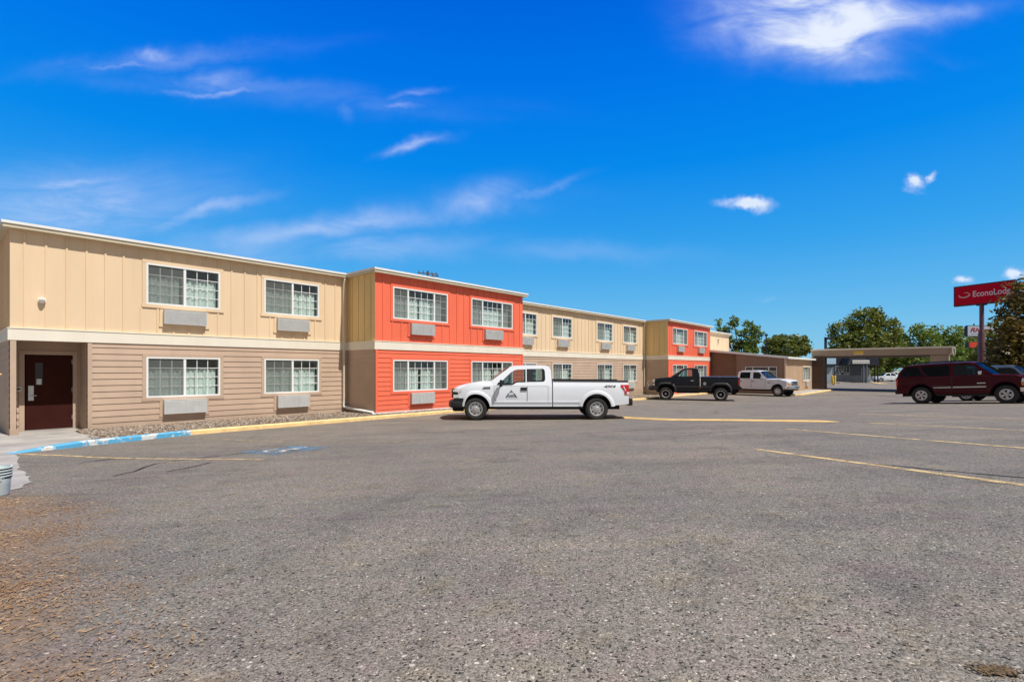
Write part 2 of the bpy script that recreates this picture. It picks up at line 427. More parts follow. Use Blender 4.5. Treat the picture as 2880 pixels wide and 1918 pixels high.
# ------------------------------------------------------------------ camera, sky, sun
cam = bpy.data.cameras.new('camera'); co = bpy.data.objects.new('camera', cam); C.objects.link(co)
co.location = (0, 0, 1.73); co.rotation_euler = (R(90), 0, 0)
cam.lens = 18; cam.sensor_width = 36; cam.sensor_fit = 'HORIZONTAL'; cam.shift_y = 81/2880; cam.clip_end = 3000; cam.clip_start = .05
S.camera = co
S.view_settings.view_transform = 'Standard'; S.view_settings.look = 'None'; S.view_settings.exposure = 0
EL = 60.
hx, hy = .816, -.577
sund = Vector((hx*math.cos(R(EL)), hy*math.cos(R(EL)), math.sin(R(EL))))
sl = bpy.data.lights.new('sun', 'SUN'); sl.energy = 5.0; sl.angle = R(.5); sl.color = (1, .955, .88)
so = bpy.data.objects.new('sun', sl); C.objects.link(so); so.rotation_euler = sund.to_track_quat('Z', 'Y').to_euler(); so.location = (20, -20, 40)

def make_sky():
    w = bpy.data.worlds.new('World'); S.world = w; w.use_nodes = True
    nt = w.node_tree; nt.nodes.clear()
    out = N(nt, 'ShaderNodeOutputWorld'); bg = N(nt, 'ShaderNodeBackground'); bg.inputs[1].default_value = .13
    nt.links.new(bg.outputs[0], out.inputs[0])
    sky = N(nt, 'ShaderNodeTexSky'); sky.sky_type = 'NISHITA'; sky.sun_disc = False
    sky.sun_elevation = R(EL); sky.sun_rotation = math.atan2(hx, hy); sky.air_density = 1.2; sky.dust_density = .3; sky.ozone_density = 4.
    hs = N(nt, 'ShaderNodeHueSaturation'); hs.inputs['Saturation'].default_value = 1.55; hs.inputs['Value'].default_value = 1.0
    nt.links.new(sky.outputs[0], hs.inputs['Color'])
    tc = N(nt, 'ShaderNodeTexCoord'); sp = N(nt, 'ShaderNodeSeparateXYZ'); nt.links.new(tc.outputs['Generated'], sp.inputs[0])
    X, Y, Z = sp.outputs
    # deep clear blue away from the sun, paler and hazier on the sunny side
    cr = N(nt, 'ShaderNodeValToRGB'); nt.links.new(Z, cr.inputs[0]); el = cr.color_ramp.elements
    K = 1/.13
    stops = [(0., (.22, .58, .83)), (.10, (.12, .48, .85)), (.22, (.035, .365, .86)), (.36, (.002, .255, .87)), (.50, (.0, .175, .85)), (.62, (.0, .110, .74)), (1., (.005, .09, .55))]
    while len(el) < len(stops): el.new(.5)
    for e, (p, c) in zip(el, stops): e.position = p; e.color = rgb(c)
    blue = N(nt, 'ShaderNodeVectorMath', operation='SCALE'); nt.links.new(cr.outputs[0], blue.inputs[0]); blue.inputs['Scale'].default_value = K
    pale = N(nt, 'ShaderNodeHueSaturation'); pale.inputs['Saturation'].default_value = .3; pale.inputs['Value'].default_value = .48; nt.links.new(sky.outputs[0], pale.inputs['Color'])
    away = ramp(nt, math_(nt, 'SUBTRACT', Y, math_(nt, 'MULTIPLY', Z, .25)), -.25, .35)
    deep = mix(nt, .88, hs.outputs[0], blue.outputs[0])
    col = mix(nt, away, pale.outputs[0], deep)
    ys = math_(nt, 'MAXIMUM', Y, .02)
    A = math_(nt, 'DIVIDE', X, ys); B = math_(nt, 'DIVIDE', Z, ys)
    uv = N(nt, 'ShaderNodeCombineXYZ'); nt.links.new(A, uv.inputs[0]); nt.links.new(B, uv.inputs[1])
    front = ramp(nt, Y, .05, .3)
    # wisps: stretched and warped noise
    mpw = N(nt, 'ShaderNodeMapping'); mpw.inputs['Rotation'].default_value = (0, 0, R(-14)); mpw.inputs['Scale'].default_value = (2.2, 9., 1)
    nt.links.new(uv.outputs[0], mpw.inputs[0])
    wisp = noise(nt, mpw.outputs[0], 1.6, 7, .62, .9).outputs[0]
    mpb = N(nt, 'ShaderNodeMapping'); mpb.inputs['Rotation'].default_value = (0, 0, R(-24)); mpb.inputs['Scale'].default_value = (2.6, 6.5, 1)
    nt.links.new(uv.outputs[0], mpb.inputs[0])
    billow = noise(nt, mpb.outputs[0], 2.4, 8, .58, .6).outputs[0]
    puffn = noise(nt, uv.outputs[0], 34, 5, .55).outputs[0]
    warp = noise(nt, uv.outputs[0], 7, 4, .6)
    wv = N(nt, 'ShaderNodeVectorMath', operation='MULTIPLY_ADD')
    nt.links.new(warp.outputs['Color'], wv.inputs[0]); wv.inputs[1].default_value = (.11, .07, 0); wv.inputs[2].default_value = (-.055, -.035, 0)
    uvw = N(nt, 'ShaderNodeVectorMath', operation='ADD'); nt.links.new(uv.outputs[0], uvw.inputs[0]); nt.links.new(wv.outputs[0], uvw.inputs[1])
    s2 = N(nt, 'ShaderNodeSeparateXYZ'); nt.links.new(uvw.outputs[0], s2.inputs[0]); A2, B2 = s2.outputs[0], s2.outputs[1]
    fw = noise(nt, uv.outputs[0], 26, 5, .6)
    wf = N(nt, 'ShaderNodeVectorMath', operation='MULTIPLY_ADD'); nt.links.new(fw.outputs['Color'], wf.inputs[0]); wf.inputs[1].default_value = (.05, .035, 0); wf.inputs[2].default_value = (-.025, -.0175, 0)
    uvf = N(nt, 'ShaderNodeVectorMath', operation='ADD'); nt.links.new(uv.outputs[0], uvf.inputs[0]); nt.links.new(wf.outputs[0], uvf.inputs[1])
    s3 = N(nt, 'ShaderNodeSeparateXYZ'); nt.links.new(uvf.outputs[0], s3.inputs[0])
    def blob(px, py, rx, ry, ang=0., sharp=False):
        a0, b0 = (px-1440)/1440, (1040-py)/1440; rx /= 1440; ry /= 1440
        c, s = math.cos(R(ang)), math.sin(R(ang))
        a, b = (s3.outputs[0], s3.outputs[1]) if sharp else (A2, B2)
        da, db = math_(nt, 'SUBTRACT', a, a0), math_(nt, 'SUBTRACT', b, b0)
        p = math_(nt, 'MULTIPLY_ADD', da, c/rx, math_(nt, 'MULTIPLY', db, s/rx))
        q = math_(nt, 'MULTIPLY_ADD', da, -s/ry, math_(nt, 'MULTIPLY', db, c/ry))
        r2 = math_(nt, 'MULTIPLY_ADD', p, p, math_(nt, 'MULTIPLY', q, q))
        return math_(nt, 'EXPONENT', math_(nt, 'MULTIPLY', r2, -1.))
    def total(lst, sharp=False, add=False):
        t = None
        for (px, py, rx, ry, ang, k) in lst:
            e = math_(nt, 'MULTIPLY', blob(px, py, rx, ry, ang, sharp), k)
            t = e if t is None else math_(nt, 'ADD' if add else 'MAXIMUM', t, e)
        return t
    big = total([(2310, 40, 300, 100, 8, .62), (2400, 160, 150, 52, -8, .55), (2640, 40, 270, 36, 10, .55), (2130, 95, 180, 62, 4, .48), (2660, 170, 120, 24, -18, .22),
                 (2450, 218, 110, 18, 2, .34), (2330, 100, 190, 50, 22, .7), (2120, 10, 230, 60, 0, .52), (2300, 10, 200, 70, 0, .5), (2420, 110, 220, 80, 10, .35)], add=True)
    haze = total([(160, 590, 380, 95, 4, .62), (170, 525, 200, 20, 9, .55), (560, 595, 170, 22, 15, .55), (900, 640, 420, 36, 7, .55), (1330, 572, 120, 44, 14, .6), (1110, 700, 260, 38, 2, .42),
                  (600, 700, 420, 60, 4, .35), (1480, 550, 130, 12, 22, .3), (1600, 705, 300, 30, -2, .18)])
    thin = total([(435, 155, 52, 16, 4, .7), (345, 182, 95, 7, 3, .5), (580, 250, 105, 8, -1, .75), (590, 222, 75, 26, 6, .48), (968, 306, 26, 18, -35, .2), (1145, 292, 48, 10, -6, .4),
                  (1185, 254, 60, 9, 6, .5), (1165, 400, 70, 11, 14, .7), (480, 165, 300, 22, 6, .28), (620, 235, 330, 22, -3, .2), (1000, 280, 330, 30, -4, .13)])
    puff = total([(2110, 572, 66, 24, -3, 1.15), (2055, 563, 60, 16, 4, .7), (2575, 512, 34, 26, 8, 1.1), (2623, 497, 15, 24, -38, .9), (2565, 537, 46, 10, -6, .5),
                  (2708, 788, 36, 13, 0, .9), (2852, 772, 32, 20, 0, 1.1), (2160, 843, 60, 14, 3, .35)], True)
    cb = ramp(nt, math_(nt, 'MULTIPLY', big, math_(nt, 'MULTIPLY_ADD', billow, 2.2, -.22)), .02, 1.95, 0., .88)
    ch = math_(nt, 'MULTIPLY', haze, ramp(nt, wisp, .28, .70, .30, .92))
    ct = math_(nt, 'MULTIPLY', thin, ramp(nt, wisp, .3, .66, .2, .85))
    cp = ramp(nt, math_(nt, 'MULTIPLY', puff, math_(nt, 'ADD', puffn, .5)), .18, 1.05, 0., .80)
    cov = math_(nt, 'MAXIMUM', math_(nt, 'MAXIMUM', cb, cp), math_(nt, 'MAXIMUM', ch, ct))
    cov = math_(nt, 'MINIMUM', math_(nt, 'MULTIPLY', cov, front), .93)
    cloud = mix(nt, ramp(nt, cov, .2, .9), (4.6, 5.3, 7.6), (7.0, 7.4, 7.9))
    col = mix(nt, cov, col, cloud)
    nt.links.new(col, bg.inputs[0])
make_sky()


# ------------------------------------------------------------------ the car park
def frange(a, b, st):
    r = []; x = a
    while x < b-1e-6: r.append(x); x += st
    return r
def make_ground():
    xs = [-900, -400, -200, -100, -60, -40, -26] + frange(-18, 40, .5) + [40, 44, 50, 60, 80, 110, 160, 260, 500, 900]
    ys = [-300, -120, -60, -30, -16, -8] + frange(-4, 60, .5) + [60, 64, 70, 80, 95, 120, 160, 240, 400, 700, 1400]
    v = [(x, y, gz(x, y)) for y in ys for x in xs]; f = []; mi = []
    n = len(xs)
    for j in range(len(ys)-1):
        for i in range(n-1):
            f.append((j*n+i, j*n+i+1, (j+1)*n+i+1, (j+1)*n+i))
            mi.append(1 if ys[j] >= 120 or xs[i] >= 110 or xs[i+1] <= -60 or ys[j+1] <= -60 else 0)
    me = bpy.data.meshes.new('ground'); me.from_pydata(v, [], f)
    me.materials.append(M['asphalt']); me.materials.append(simple('dry_grass', (.16, .135, .06), .95, .3, .3))
    me.polygons.foreach_set('material_index', mi)
    for p in me.polygons: p.use_smooth = True
    o = bpy.data.objects.new('ground', me); C.objects.link(o); tag(o, kind='structure')
make_ground()

def strip(name, pts, width, mat, dz=.005, step=.25, kind='structure', bump=0., wob=0., nseg=2, taper=0.):
    """a painted strip that follows the ground"""
    p = [Vector((a, b)) for a, b in pts]; path = []
    for i in range(len(p)-1):
        L = (p[i+1]-p[i]).length; k = max(1, int(L/step))
        for j in range(k): path.append(p[i].lerp(p[i+1], j/k))
    path.append(p[-1]); m = MB(); rows = []
    rng = random.Random(name + str(pts[0]))
    for i, q in enumerate(path):
        t = (path[min(i+1, len(path)-1)]-path[max(i-1, 0)]).normalized(); nn = Vector((-t.y, t.x))
        o = rng.uniform(-wob, wob)
        e = 1.
        if taper: e = min(1., .15+min(i, len(path)-1-i)*step/taper)
        row = []
        for k in range(nseg+1):
            u = k/nseg*2-1
            w = q+nn*(u*width/2*e+o)
            row.append((w.x, w.y, gz(w.x, w.y)+dz+bump*e*(1-u*u)))
        rows.append(row)
    for i in range(len(rows)-1):
        for k in range(nseg):
            m.face([rows[i][k], rows[i+1][k], rows[i+1][k+1], rows[i][k+1]])
    o = m.build(name, mat, angle=60)
    if kind: tag(o, kind=kind)
    return o

for a, b, w, mt in (((3.8, 7.93), (5.6, .9), .125, 'lineyellow'), ((6.2, 11.6), (7.6, 5.0), .125, 'lineyellow'), ((8.8, 12.75), (10.2, 7.0), .125, 'lineyellow'),
                    ((11.2, 16.6), (12.9, 10.2), .125, 'lineyellow'), ((14.3, 18.4), (16.1, 11.6), .125, 'linefaint'), ((17.4, 21.4), (18.9, 15.6), .125, 'linefaint')):
    strip('parking_line', [a, b], w, M[mt])
strip('parking_line', [(-9.95, 10.3), (-8.47, 9.95), (-6.73, 9.32), (-4.17, 8.57)], .10, M['lineyellow'])
strip('parking_line', [(-8.16, 13.13), (-6.71, 12.54), (-4.07, 11.71), (-2.0, 11.15)], .10, M['linefaint'])
strip('parking_line', [(-5.95, 8.55), (-5.4, 8.68)], .09, M['linefaint'])
for pts in ([(-5.5, 7.1), (-5.62, 7.7), (-5.9, 8.45)], [(-5.0, 7.4), (-4.93, 7.9), (-4.96, 8.4)], [(-7.5, 8.9), (-7.42, 9.2), (-7.36, 9.6)], [(-5.9, 8.45), (-5.6, 9.1), (-5.0, 10.0)],
            [(1.5, 12.), (3.2, 12.6), (5.5, 12.5)], [(5.2, 4.6), (4.3, 6.2), (3.9, 7.7)], [(2.5, 21.), (5.5, 22.4), (9.5, 22.9), (14., 25.)]):
    strip('tar_crack', pts, .055, M['tar'], dz=.004, wob=.02, step=.15)
strip('road_gutter', [(30, 60), (41.5, 62.3), (47.7, 63.6), (70, 68)], .9, M['gutter'], dz=.012)

def hc_marking():
    c = Vector((-4.5, 10.15)); ax = Vector((.52, .854)); ay = Vector((-.854, .52))
    def grid(name, poly, mat, dz):
        m = MB()
        m.face([(lambda w: (w.x, w.y, gz(w.x, w.y)+dz))(c+ax*a+ay*b) for a, b in poly])
        tag(m.build(name, mat), kind='structure')
    n = 6
    m = MB()
    for i in range(n):
        for j in range(n):
            q = []
            for a, b in ((i, j), (i+1, j), (i+1, j+1), (i, j+1)):
                w = c+ax*((a/n-.5)*1.3)+ay*((b/n-.5)*1.2); q.append((w.x, w.y, gz(w.x, w.y)+.005))
            m.face(q)
    tag(m.build('blue_marking', M['hcblue']), kind='structure')
    m = MB()
    def seg(pts, wd):
        for i in range(len(pts)-1):
            p, q = Vector(pts[i]), Vector(pts[i+1]); t = (q-p).normalized(); nn = Vector((-t.y, t.x))*wd/2
            quad = []
            for v in (p-nn, q-nn, q+nn, p+nn):
                w = c+ax*v.x*.75+ay*v.y*.75; quad.append((w.x, w.y, gz(w.x, w.y)+.010))
            m.face(quad)
    seg([(.52, .02), (.12, .02), (-.12, .04), (-.14, -.32), (-.42, -.42)], .11)
    seg([(.2, -.02), (.2, -.3)], .09)
    seg([(-.05+.36*math.cos(R(a))-.1, .02+.36*math.sin(R(a))) for a in range(60, 290, 23)], .09)
    seg([(.6, .02), (.68, .02)], .14)
    tag(m.build('white_marking', M['hcwhite']), kind='structure')
hc_marking()

bump = strip('speed_bump', [loc2w(s, y) for s, y in ((16.45, 10.2), (16.35, 9.0), (15.65, 6.9), (15.75, 4.8), (15.55, 2.35))], .50, M['bumpyellow'], dz=.006, bump=.035, nseg=8, taper=.5, kind=None)
tag(bump, 'long low speed bump painted yellow across the car park', 'speed bump')

# ------------------------------------------------------------------ motel
RZ = math.atan2(UY, UX)
OX, OY = 1.43, 18.78
OFF = (OX, OY, 0)
w0 = loc2w(OX, OY)
motel = empty('motel_building', (w0[0], w0[1], 0), RZ)
tag(motel, 'long two-storey motel with cream upper walls, tan lower siding and coral red bays', 'motel')
def mpart(mb, name, mats, angle=None, parent=None): return mb.build(name, mats, parent or motel, off=OFF, angle=angle)

YM, YR = 18.78, 16.82
Z0, ZB0, ZB1, ZT = -.38, 2.515, 2.84, 5.44
def Pfront(Y): return lambda u, d, z: (u, Y-d, z)
def Pleft(X): return lambda u, d, z: (X-d, u, z)       # wall facing towards smaller s, u is the y coordinate
def Pright(X): return lambda u, d, z: (X+d, u, z)

def cuts(lo, hi, holes, axis):
    c = {lo, hi}
    for h in holes:
        for v in (h[axis], h[axis+1]):
            if lo < v < hi: c.add(v)
    return sorted(c)
def inhole(u, z, holes):
    return any(h[0] < u < h[1] and h[2] < z < h[3] for h in holes)

def lap_wall(mb, P, u0, u1, z0, z1, holes, exp=.183):
    z = z0
    while z < z1-1e-4:
        zt = min(z+exp, z1)
        zs = cuts(z, zt, holes, 2)
        dep = lambda q: .024-.018*(q-z)/exp
        for a, b in zip(zs, zs[1:]):
            us = cuts(u0, u1, [h for h in holes if h[2] < (a+b)/2 < h[3]], 0)
            for p, q in zip(us, us[1:]):
                if inhole((p+q)/2, (a+b)/2, holes): continue
                mb.face([P(p, dep(a), a), P(q, dep(a), a), P(q, dep(b), b), P(p, dep(b), b)])
                if a == z: mb.face([P(p, .004, a), P(q, .004, a), P(q, dep(a), a), P(p, dep(a), a)])
        z = zt

def batten_wall(mb, P, u0, u1, z0, z1, holes, sp=.43, first=.28, bw=.05, bd=.022, margin=.11):
    us, zs = cuts(u0, u1, holes, 0), cuts(z0, z1, holes, 2)
    for a, b in zip(zs, zs[1:]):
        for p, q in zip(us, us[1:]):
            if inhole((p+q)/2, (a+b)/2, holes): continue
            mb.face([P(p, 0, a), P(q, 0, a), P(q, 0, b), P(p, 0, b)])
    u = u0+first
    while u < u1-.04:
        segs = [(z0, z1)]
        for h in holes:
            if h[0]-margin-bw/2 < u < h[1]+margin+bw/2:
                ns = []
                for a, b in segs:
                    lo, hi = h[2]-margin, h[3]+margin
                    if hi <= a or lo >= b: ns.append((a, b)); continue
                    if lo > a: ns.append((a, lo))
                    if hi < b: ns.append((hi, b))
                segs = ns
        for a, b in segs:
            if b-a > .03: mb.mbox(P, u-bw/2, u+bw/2, 0, bd, a, b)
        u += sp

def casing(mb, P, u0, u1, z0, z1, w=.10, d=.030, sides='lrtb'):
    if 'l' in sides: mb.mbox(P, u0-w, u0, 0, d, z0, z1)
    if 'r' in sides: mb.mbox(P, u1, u1+w, 0, d, z0, z1)
    if 't' in sides: mb.mbox(P, u0-w, u1+w, 0, d+.004, z1, z1+w)
    if 'b' in sides: mb.mbox(P, u0-w-.02, u1+w+.02, 0, d+.004, z0-w, z0)

# window prototypes: local x 0..W, z 0..H, outside is -y
def make_window(W, H, lites, parent, loc, seed=0):
    """lites: (x0, x1, columns, screened)"""
    f = MB(); fw = .052
    f.box(0, W, -.034, .05, 0, fw); f.box(0, W, -.034, .05, H-fw, H)
    f.box(0, fw, -.033, .05, fw, H-fw); f.box(W-fw, W, -.033, .05, fw, H-fw)
    xs = sorted({l[1] for l in lites})[:-1]
    for x in xs: f.box(x-.036, x+.036, -.020, .045, fw, H-fw)
    for (x0, x1, cols, scr) in lites:
        a = x0+(fw if x0 == 0 else .036); b = x1-(fw if x1 >= W-1e-6 else .036)
        for k in range(1, cols): x = a+(b-a)*k/cols; f.box(x-.010, x+.010, .002, .012, fw, H-fw)
        for k in range(1, 4): z = fw+(H-2*fw)*k/4; f.box(a, b, .001, .0125, z-.010, z+.010)
    win = f.build('window', M['white'], parent, loc=loc)
    g = MB(); g.face([(fw, .014, fw), (W-fw, .014, fw), (W-fw, .014, H-fw), (fw, .014, H-fw)]); g.build('pane', M['glass'], win, normals=False)
    c = MB(); n = int(W/.022); zt = H*.735
    rng = random.Random(int(W*100)+seed*37)
    gw = rng.uniform(.03, .11)
    cut = rng.choice((.06, .10, .14, .05)); gapc = W*rng.uniform(.42, .58) if rng.random() < .35 else -9; zt *= rng.uniform(.97, 1.03)
    ph = [rng.uniform(0, 6.28) for _ in range(4)]
    def cy(x, z): return .20+.020*math.sin(x*46+ph[0]+.8*math.sin(x*5+ph[1]))+.016*math.sin(x*19+ph[2])*(1-.4*z/H)+.008*math.sin(x*9+ph[3])
    for i in range(n):
        xa, xb = .03+(W-.06)*i/n, .03+(W-.06)*(i+1)/n
        if xb > W-cut or abs((xa+xb)/2-gapc) < gw: continue
        ta = zt-.055*abs(math.sin(xa*9.5))**4; tb = zt-.055*abs(math.sin(xb*9.5))**4
        zz = [.03, zt*.5]
        c.face([(xa, cy(xa, .03), .03), (xb, cy(xb, .03), .03), (xb, cy(xb, zt*.5), zt*.5), (xa, cy(xa, zt*.5), zt*.5)])
        c.face([(xa, cy(xa, zt*.5), zt*.5), (xb, cy(xb, zt*.5), zt*.5), (xb, cy(xb, tb), tb), (xa, cy(xa, ta), ta)])
    c.build('curtain', M['curtain'], win, angle=180)
    r = MB(); D = .75
    r.face([(0, D, 0), (W, D, 0), (W, D, H), (0, D, H)])
    r.face([(0, .05, 0), (0, D, 0), (0, D, H), (0, .05, H)]); r.face([(W, .05, 0), (W, D, 0), (W, D, H), (W, .05, H)])
    r.face([(0, .05, 0), (W, .05, 0), (W, D, 0), (0, D, 0)]); r.face([(0, .05, H), (W, .05, H), (W, D, H), (0, D, H)])
    r.build('room_recess', M['room'], win)
    for (x0, x1, cols, scr) in lites:
        if scr:
            s = MB(); a = x0+(fw if x0 == 0 else .036); b = x1-(fw if x1 >= W-1e-6 else .036)
            s.face([(a, -.006, fw), (b, -.006, fw), (b, -.006, H-fw), (a, -.006, H-fw)]); s.build('insect_screen', M['screen'], win, normals=False)
    return win

def make_ac(W, H, parent, loc):
    m = MB(); d = .16
    m.box(0, W, -d, 0, 0, .02); m.box(0, W, -d, 0, H-.02, H); m.box(0, .02, -d, 0, .02, H-.02); m.box(W-.02, W, -d, 0, .02, H-.02)
    m.box(.02, W-.02, -d+.03, 0, .02, H-.02)
    a = m.build('air_conditioner', M['accase'], parent, loc=loc)
    g = MB(); n = 17
    for k in range(n):
        z = .026+(H-.052)*k/n
        g.face([(.02, -d-.004, z), (W-.02, -d-.004, z), (W-.02, -d+.012, z+.019), (.02, -d+.012, z+.019)])
    for k in range(0, 7):
        x = .02+(W-.04)*k/6; g.box(x-.004, x+.004, -d-.007, -d+.02, .02, H-.02)
    g.build('grille', M['acgrey'], a)
    return a

W2, W3, WH = 2.08, 2.85, 1.26
ZL, ZU = .87, 3.75
L2 = [(0, W2/2, 3, True), (W2/2, W2, 3, False)]
L3 = [(0, .74, 2, True), (.74, 2.11, 4, False), (2.11, W3, 2, True)]
proto = {}
def put_window(kind, s, Y, z):
    loc = (s-OX, Y-OY, z)
    proto['n'] = proto.get('n', 0)+1
    make_window(W2 if kind == 2 else W3, WH, L2 if kind == 2 else L3, motel, loc, proto['n'])
def put_ac(s, Y, z):
    loc = (s-OX, Y-OY, z)
    if 'ac' not in proto: proto['ac'] = make_ac(1.20, .45, motel, loc)
    else: copy_tree(proto['ac']).location = loc

def front(Y, u0, u1, wins, wide, upper_mat, lower_mat, first=.28, door=False, lower=True, corners=''):
    W = W3 if wide else W2
    P = Pfront(Y)
    up = MB(); holes = [(s, s+W, ZU, ZU+WH) for s in wins]
    ach = [(s+W/2-.60, s+W/2+.60, 3.165, 3.615) for s in wins]
    batten_wall(up, P, u0, u1, ZB1, ZT, holes+ach, first=first)
    for h in holes: casing(up, P, *h)
    for h in ach: casing(up, P, *h, w=.09, sides='lrb')
    mpart(up, 'upper_wall', upper_mat)
    for s in wins:
        put_window(3 if wide else 2, s, Y, ZU); put_ac(s+W/2-.60, Y, 3.165)
    if lower:
        lo = MB(); holes = [(s, s+W, ZL, ZL+WH) for s in wins]; ach = [(s+W/2-.60, s+W/2+.60, .345, .795) for s in wins]
        dh = [(1.55, 3.02, -1, 2.6)] if door else []
        lap_wall(lo, P, u0, u1, Z0+.015, ZB0, holes+ach+dh)
        for h in holes: casing(lo, P, *h, d=.032)
        for h in ach: casing(lo, P, *h, w=.09, d=.032, sides='lrb')
        if door: lo.mbox(P, 3.02, 3.12, -.02, .032, Z0, ZB0)
        if 'l' in corners: lo.mbox(P, u0, u0+.10, -.02, .034, Z0, ZB0)
        if 'r' in corners: lo.mbox(P, u1-.10, u1, -.02, .034, Z0, ZB0)
        mpart(lo, 'lower_wall', lower_mat)
        for s in wins:
            put_window(3 if wide else 2, s, Y, ZL); put_ac(s+W/2-.60, Y, .345)

front(YM, 1.43, 11.27, [4.42, 7.955], False, M['cream'], M['taupe'], door=True)
front(YR, 11.27, 20.04, [12.08, 16.37], True, M['red'], M['red'], first=.36, corners='lr')
front(YM, 20.04, 37.32, [21.57, 25.19, 30.28, 33.92], False, M['cream'], M['taupe'], first=.2)
front(YR, 37.32, 46.09, [38.13, 42.42], True, M['red'], M['red'], first=.36, corners='lr')
front(YM, 46.09, 57.0, [], False, M['cream'], M['taupe'], lower=True)
# return walls of the bays and the end wall
for X, P, u0, u1 in ((11.27, Pleft(11.27), YR, YM), (37.32, Pleft(37.32), YR, YM), (20.04, Pright(20.04), YR, YM), (46.09, Pright(46.09), YR, YM), (1.43, Pleft(1.43), YM, 34.), (57., Pright(57.), YM, 34.)):
    m = MB(); batten_wall(m, P, u0, u1, ZB1, ZT, [], first=.3); mpart(m, 'return_upper_wall', M['creamshade'] if X in (11.27, 37.32) else M['cream'])
    m = MB(); lap_wall(m, P, u0, u1, Z0+.015, ZB0, []); mpart(m, 'return_lower_wall', M['taupe'])
m = MB(); m.face([(1.43, 34, Z0), (57, 34, Z0), (57, 34, ZT), (1.43, 34, ZT)]); mpart(m, 'back_wall', M['cream'])
# ivory band board between the storeys
bd = MB(); dB = .045
def band(P, u0, u1): bd.mbox(P, u0, u1, 0, dB, ZB0, ZB1); bd.mbox(P, u0, u1, 0, dB+.014, ZB1-.018, ZB1+.006)
band(Pfront(YM), 1.43-dB, 11.27); band(Pfront(YR), 11.27-dB, 20.04+dB); band(Pfront(YM), 20.04, 37.32); band(Pfront(YR), 37.32-dB, 46.09+dB); band(Pfront(YM), 46.09, 57)
band(Pleft(11.27), YR, YM-dB); band(Pleft(37.32), YR, YM-dB); band(Pleft(1.43), YM, 34)
band(Pright(20.04), YR, YM-dB); band(Pright(46.09), YR, YM-dB)
mpart(bd, 'band_board', M['band'])
# roof with fascia and white metal edge
def roofpoly(o):
    a, b = YM-.21-o, YR-.21-o
    x = [1.28-o, 11.12-o, 20.19+o, 37.17-o, 46.24+o, 57.15+o]
    return [(x[0], a), (x[1], a), (x[1], b), (x[2], b), (x[2], a), (x[3], a), (x[3], b), (x[4], b), (x[4], a), (x[5], a), (x[5], 34.2), (x[0], 34.2)]
m = MB(); m.prism(roofpoly(0), ZT, 5.535); mpart(m, 'fascia', M['fascia'])
m = MB(); m.prism(roofpoly(.028), 5.535, 5.605, 0, 1); mpart(m, 'roof', [M['white'], M['roofing']])
# entrance recess
m = MB(); D = 1.02; yb = YM+D
Pb = Pfront(yb)
lap_wall(m, Pb, 1.55, 3.02, Z0, ZB0, [(1.80, 2.84, -1, 2.16)])
for h in ((1.80, 2.84, -.05, 2.16),): casing(m, Pb, *h, w=.11, d=.04, sides='lrt')
lap_wall(m, Pleft(3.02), YM, yb, Z0, ZB0, []); lap_wall(m, Pright(1.55), YM, yb, Z0, ZB0, [])
m.face([(1.55, YM, ZB0), (3.02, YM, ZB0), (3.02, yb, ZB0), (1.55, yb, ZB0)])
m.box(1.43, 1.55, YM-.035, YM+.10, Z0, ZB0); m.box(1.42, 1.60, YM-.045, YM+.10, Z0, .16)
mpart(m, 'entrance_recess', M['taupe'])
dm = MB(); dm.box(1.82, 2.82, yb-.03, yb+.03, .03, 2.14); dm.box(1.80, 2.84, yb-.05, yb+.03, -.03, .028, 1)
door = mpart(dm, 'door', [M['door'], M['steel']])
m = MB(); m.box(2.02, 2.18, yb-.034, yb-.0305, 1.30, 1.93); mpart(m, 'door_glass', simple('dark_door_glass', (.012, .012, .016), .1, .1, 5., coat=.6), parent=door)
m = MB(); m.box(2.05, 2.155, yb-.038, yb-.0345, 1.31, 1.47); mpart(m, 'paper_notice', simple('white_paper', (.62, .65, .68), .8, .05, 9.), parent=door)
m = MB(); m.box(1.875, 1.99, yb-.040, yb-.0305, .86, 1.28); m.tube([(1.93, yb-.04, 1.0), (1.93, yb-.09, 1.0), (2.05, yb-.09, 1.0)], .012, 8); mpart(m, 'handle', M['steel'], parent=door)
for z in (.28, 1.08, 1.9):
    m = MB(); m.tube([(2.825, yb-.045, z), (2.825, yb-.045, z+.12)], .012, 8); mpart(m, 'hinge', M['steel'], parent=door)
m = MB(); m.box(1.60, 1.74, yb-.075, yb-.026, 1.13, 1.26); m.box(1.63, 1.71, yb-.079, yb-.074, 1.17, 1.22, 1); mpart(m, 'card_reader', [M['accase'], M['black']])
# downspouts
def downspout(X):
    m = MB(); y = YM-.10
    def rect(pts, a=.045, b=.035):
        m.tube(pts, .05, 4)
    rect([(X, y-.05, ZT), (X, y-.05, ZT-.12), (X, y, ZT-.22), (X, y, .42)])
    mpart(m, 'downspout', M['pipe'], angle=30)
downspout(11.05); downspout(37.1)
m = MB(); yf = YR-.062
m.tube([(11.05, YM-.10, .45), (11.05, YM-.10, .26), (11.16, YM-.25, .20), (11.17, YR-.02, .10)], .055, 4)
m.box(11.12, 19.9, YR-.085, YR-.022, .0, .085)
mpart(m, 'drain_pipe', M['white'], angle=30)
# foundation strip below the siding of the bay
m = MB(); m.box(11.22, 20.06, YR-.01, YR+.2, -.5, .03); m.box(11.22, 11.4, YR, YM, -.5, .03); mpart(m, 'foundation', M['concrete'])
# wall lamp on the far cream wall
m = MB(); m.box(53.6, 53.85, YM-.13, YM-.02, 4.45, 4.85); m.box(53.55, 53.9, YM-.16, YM-.02, 4.85, 4.9); mpart(m, 'wall_lamp', M['pipe'])

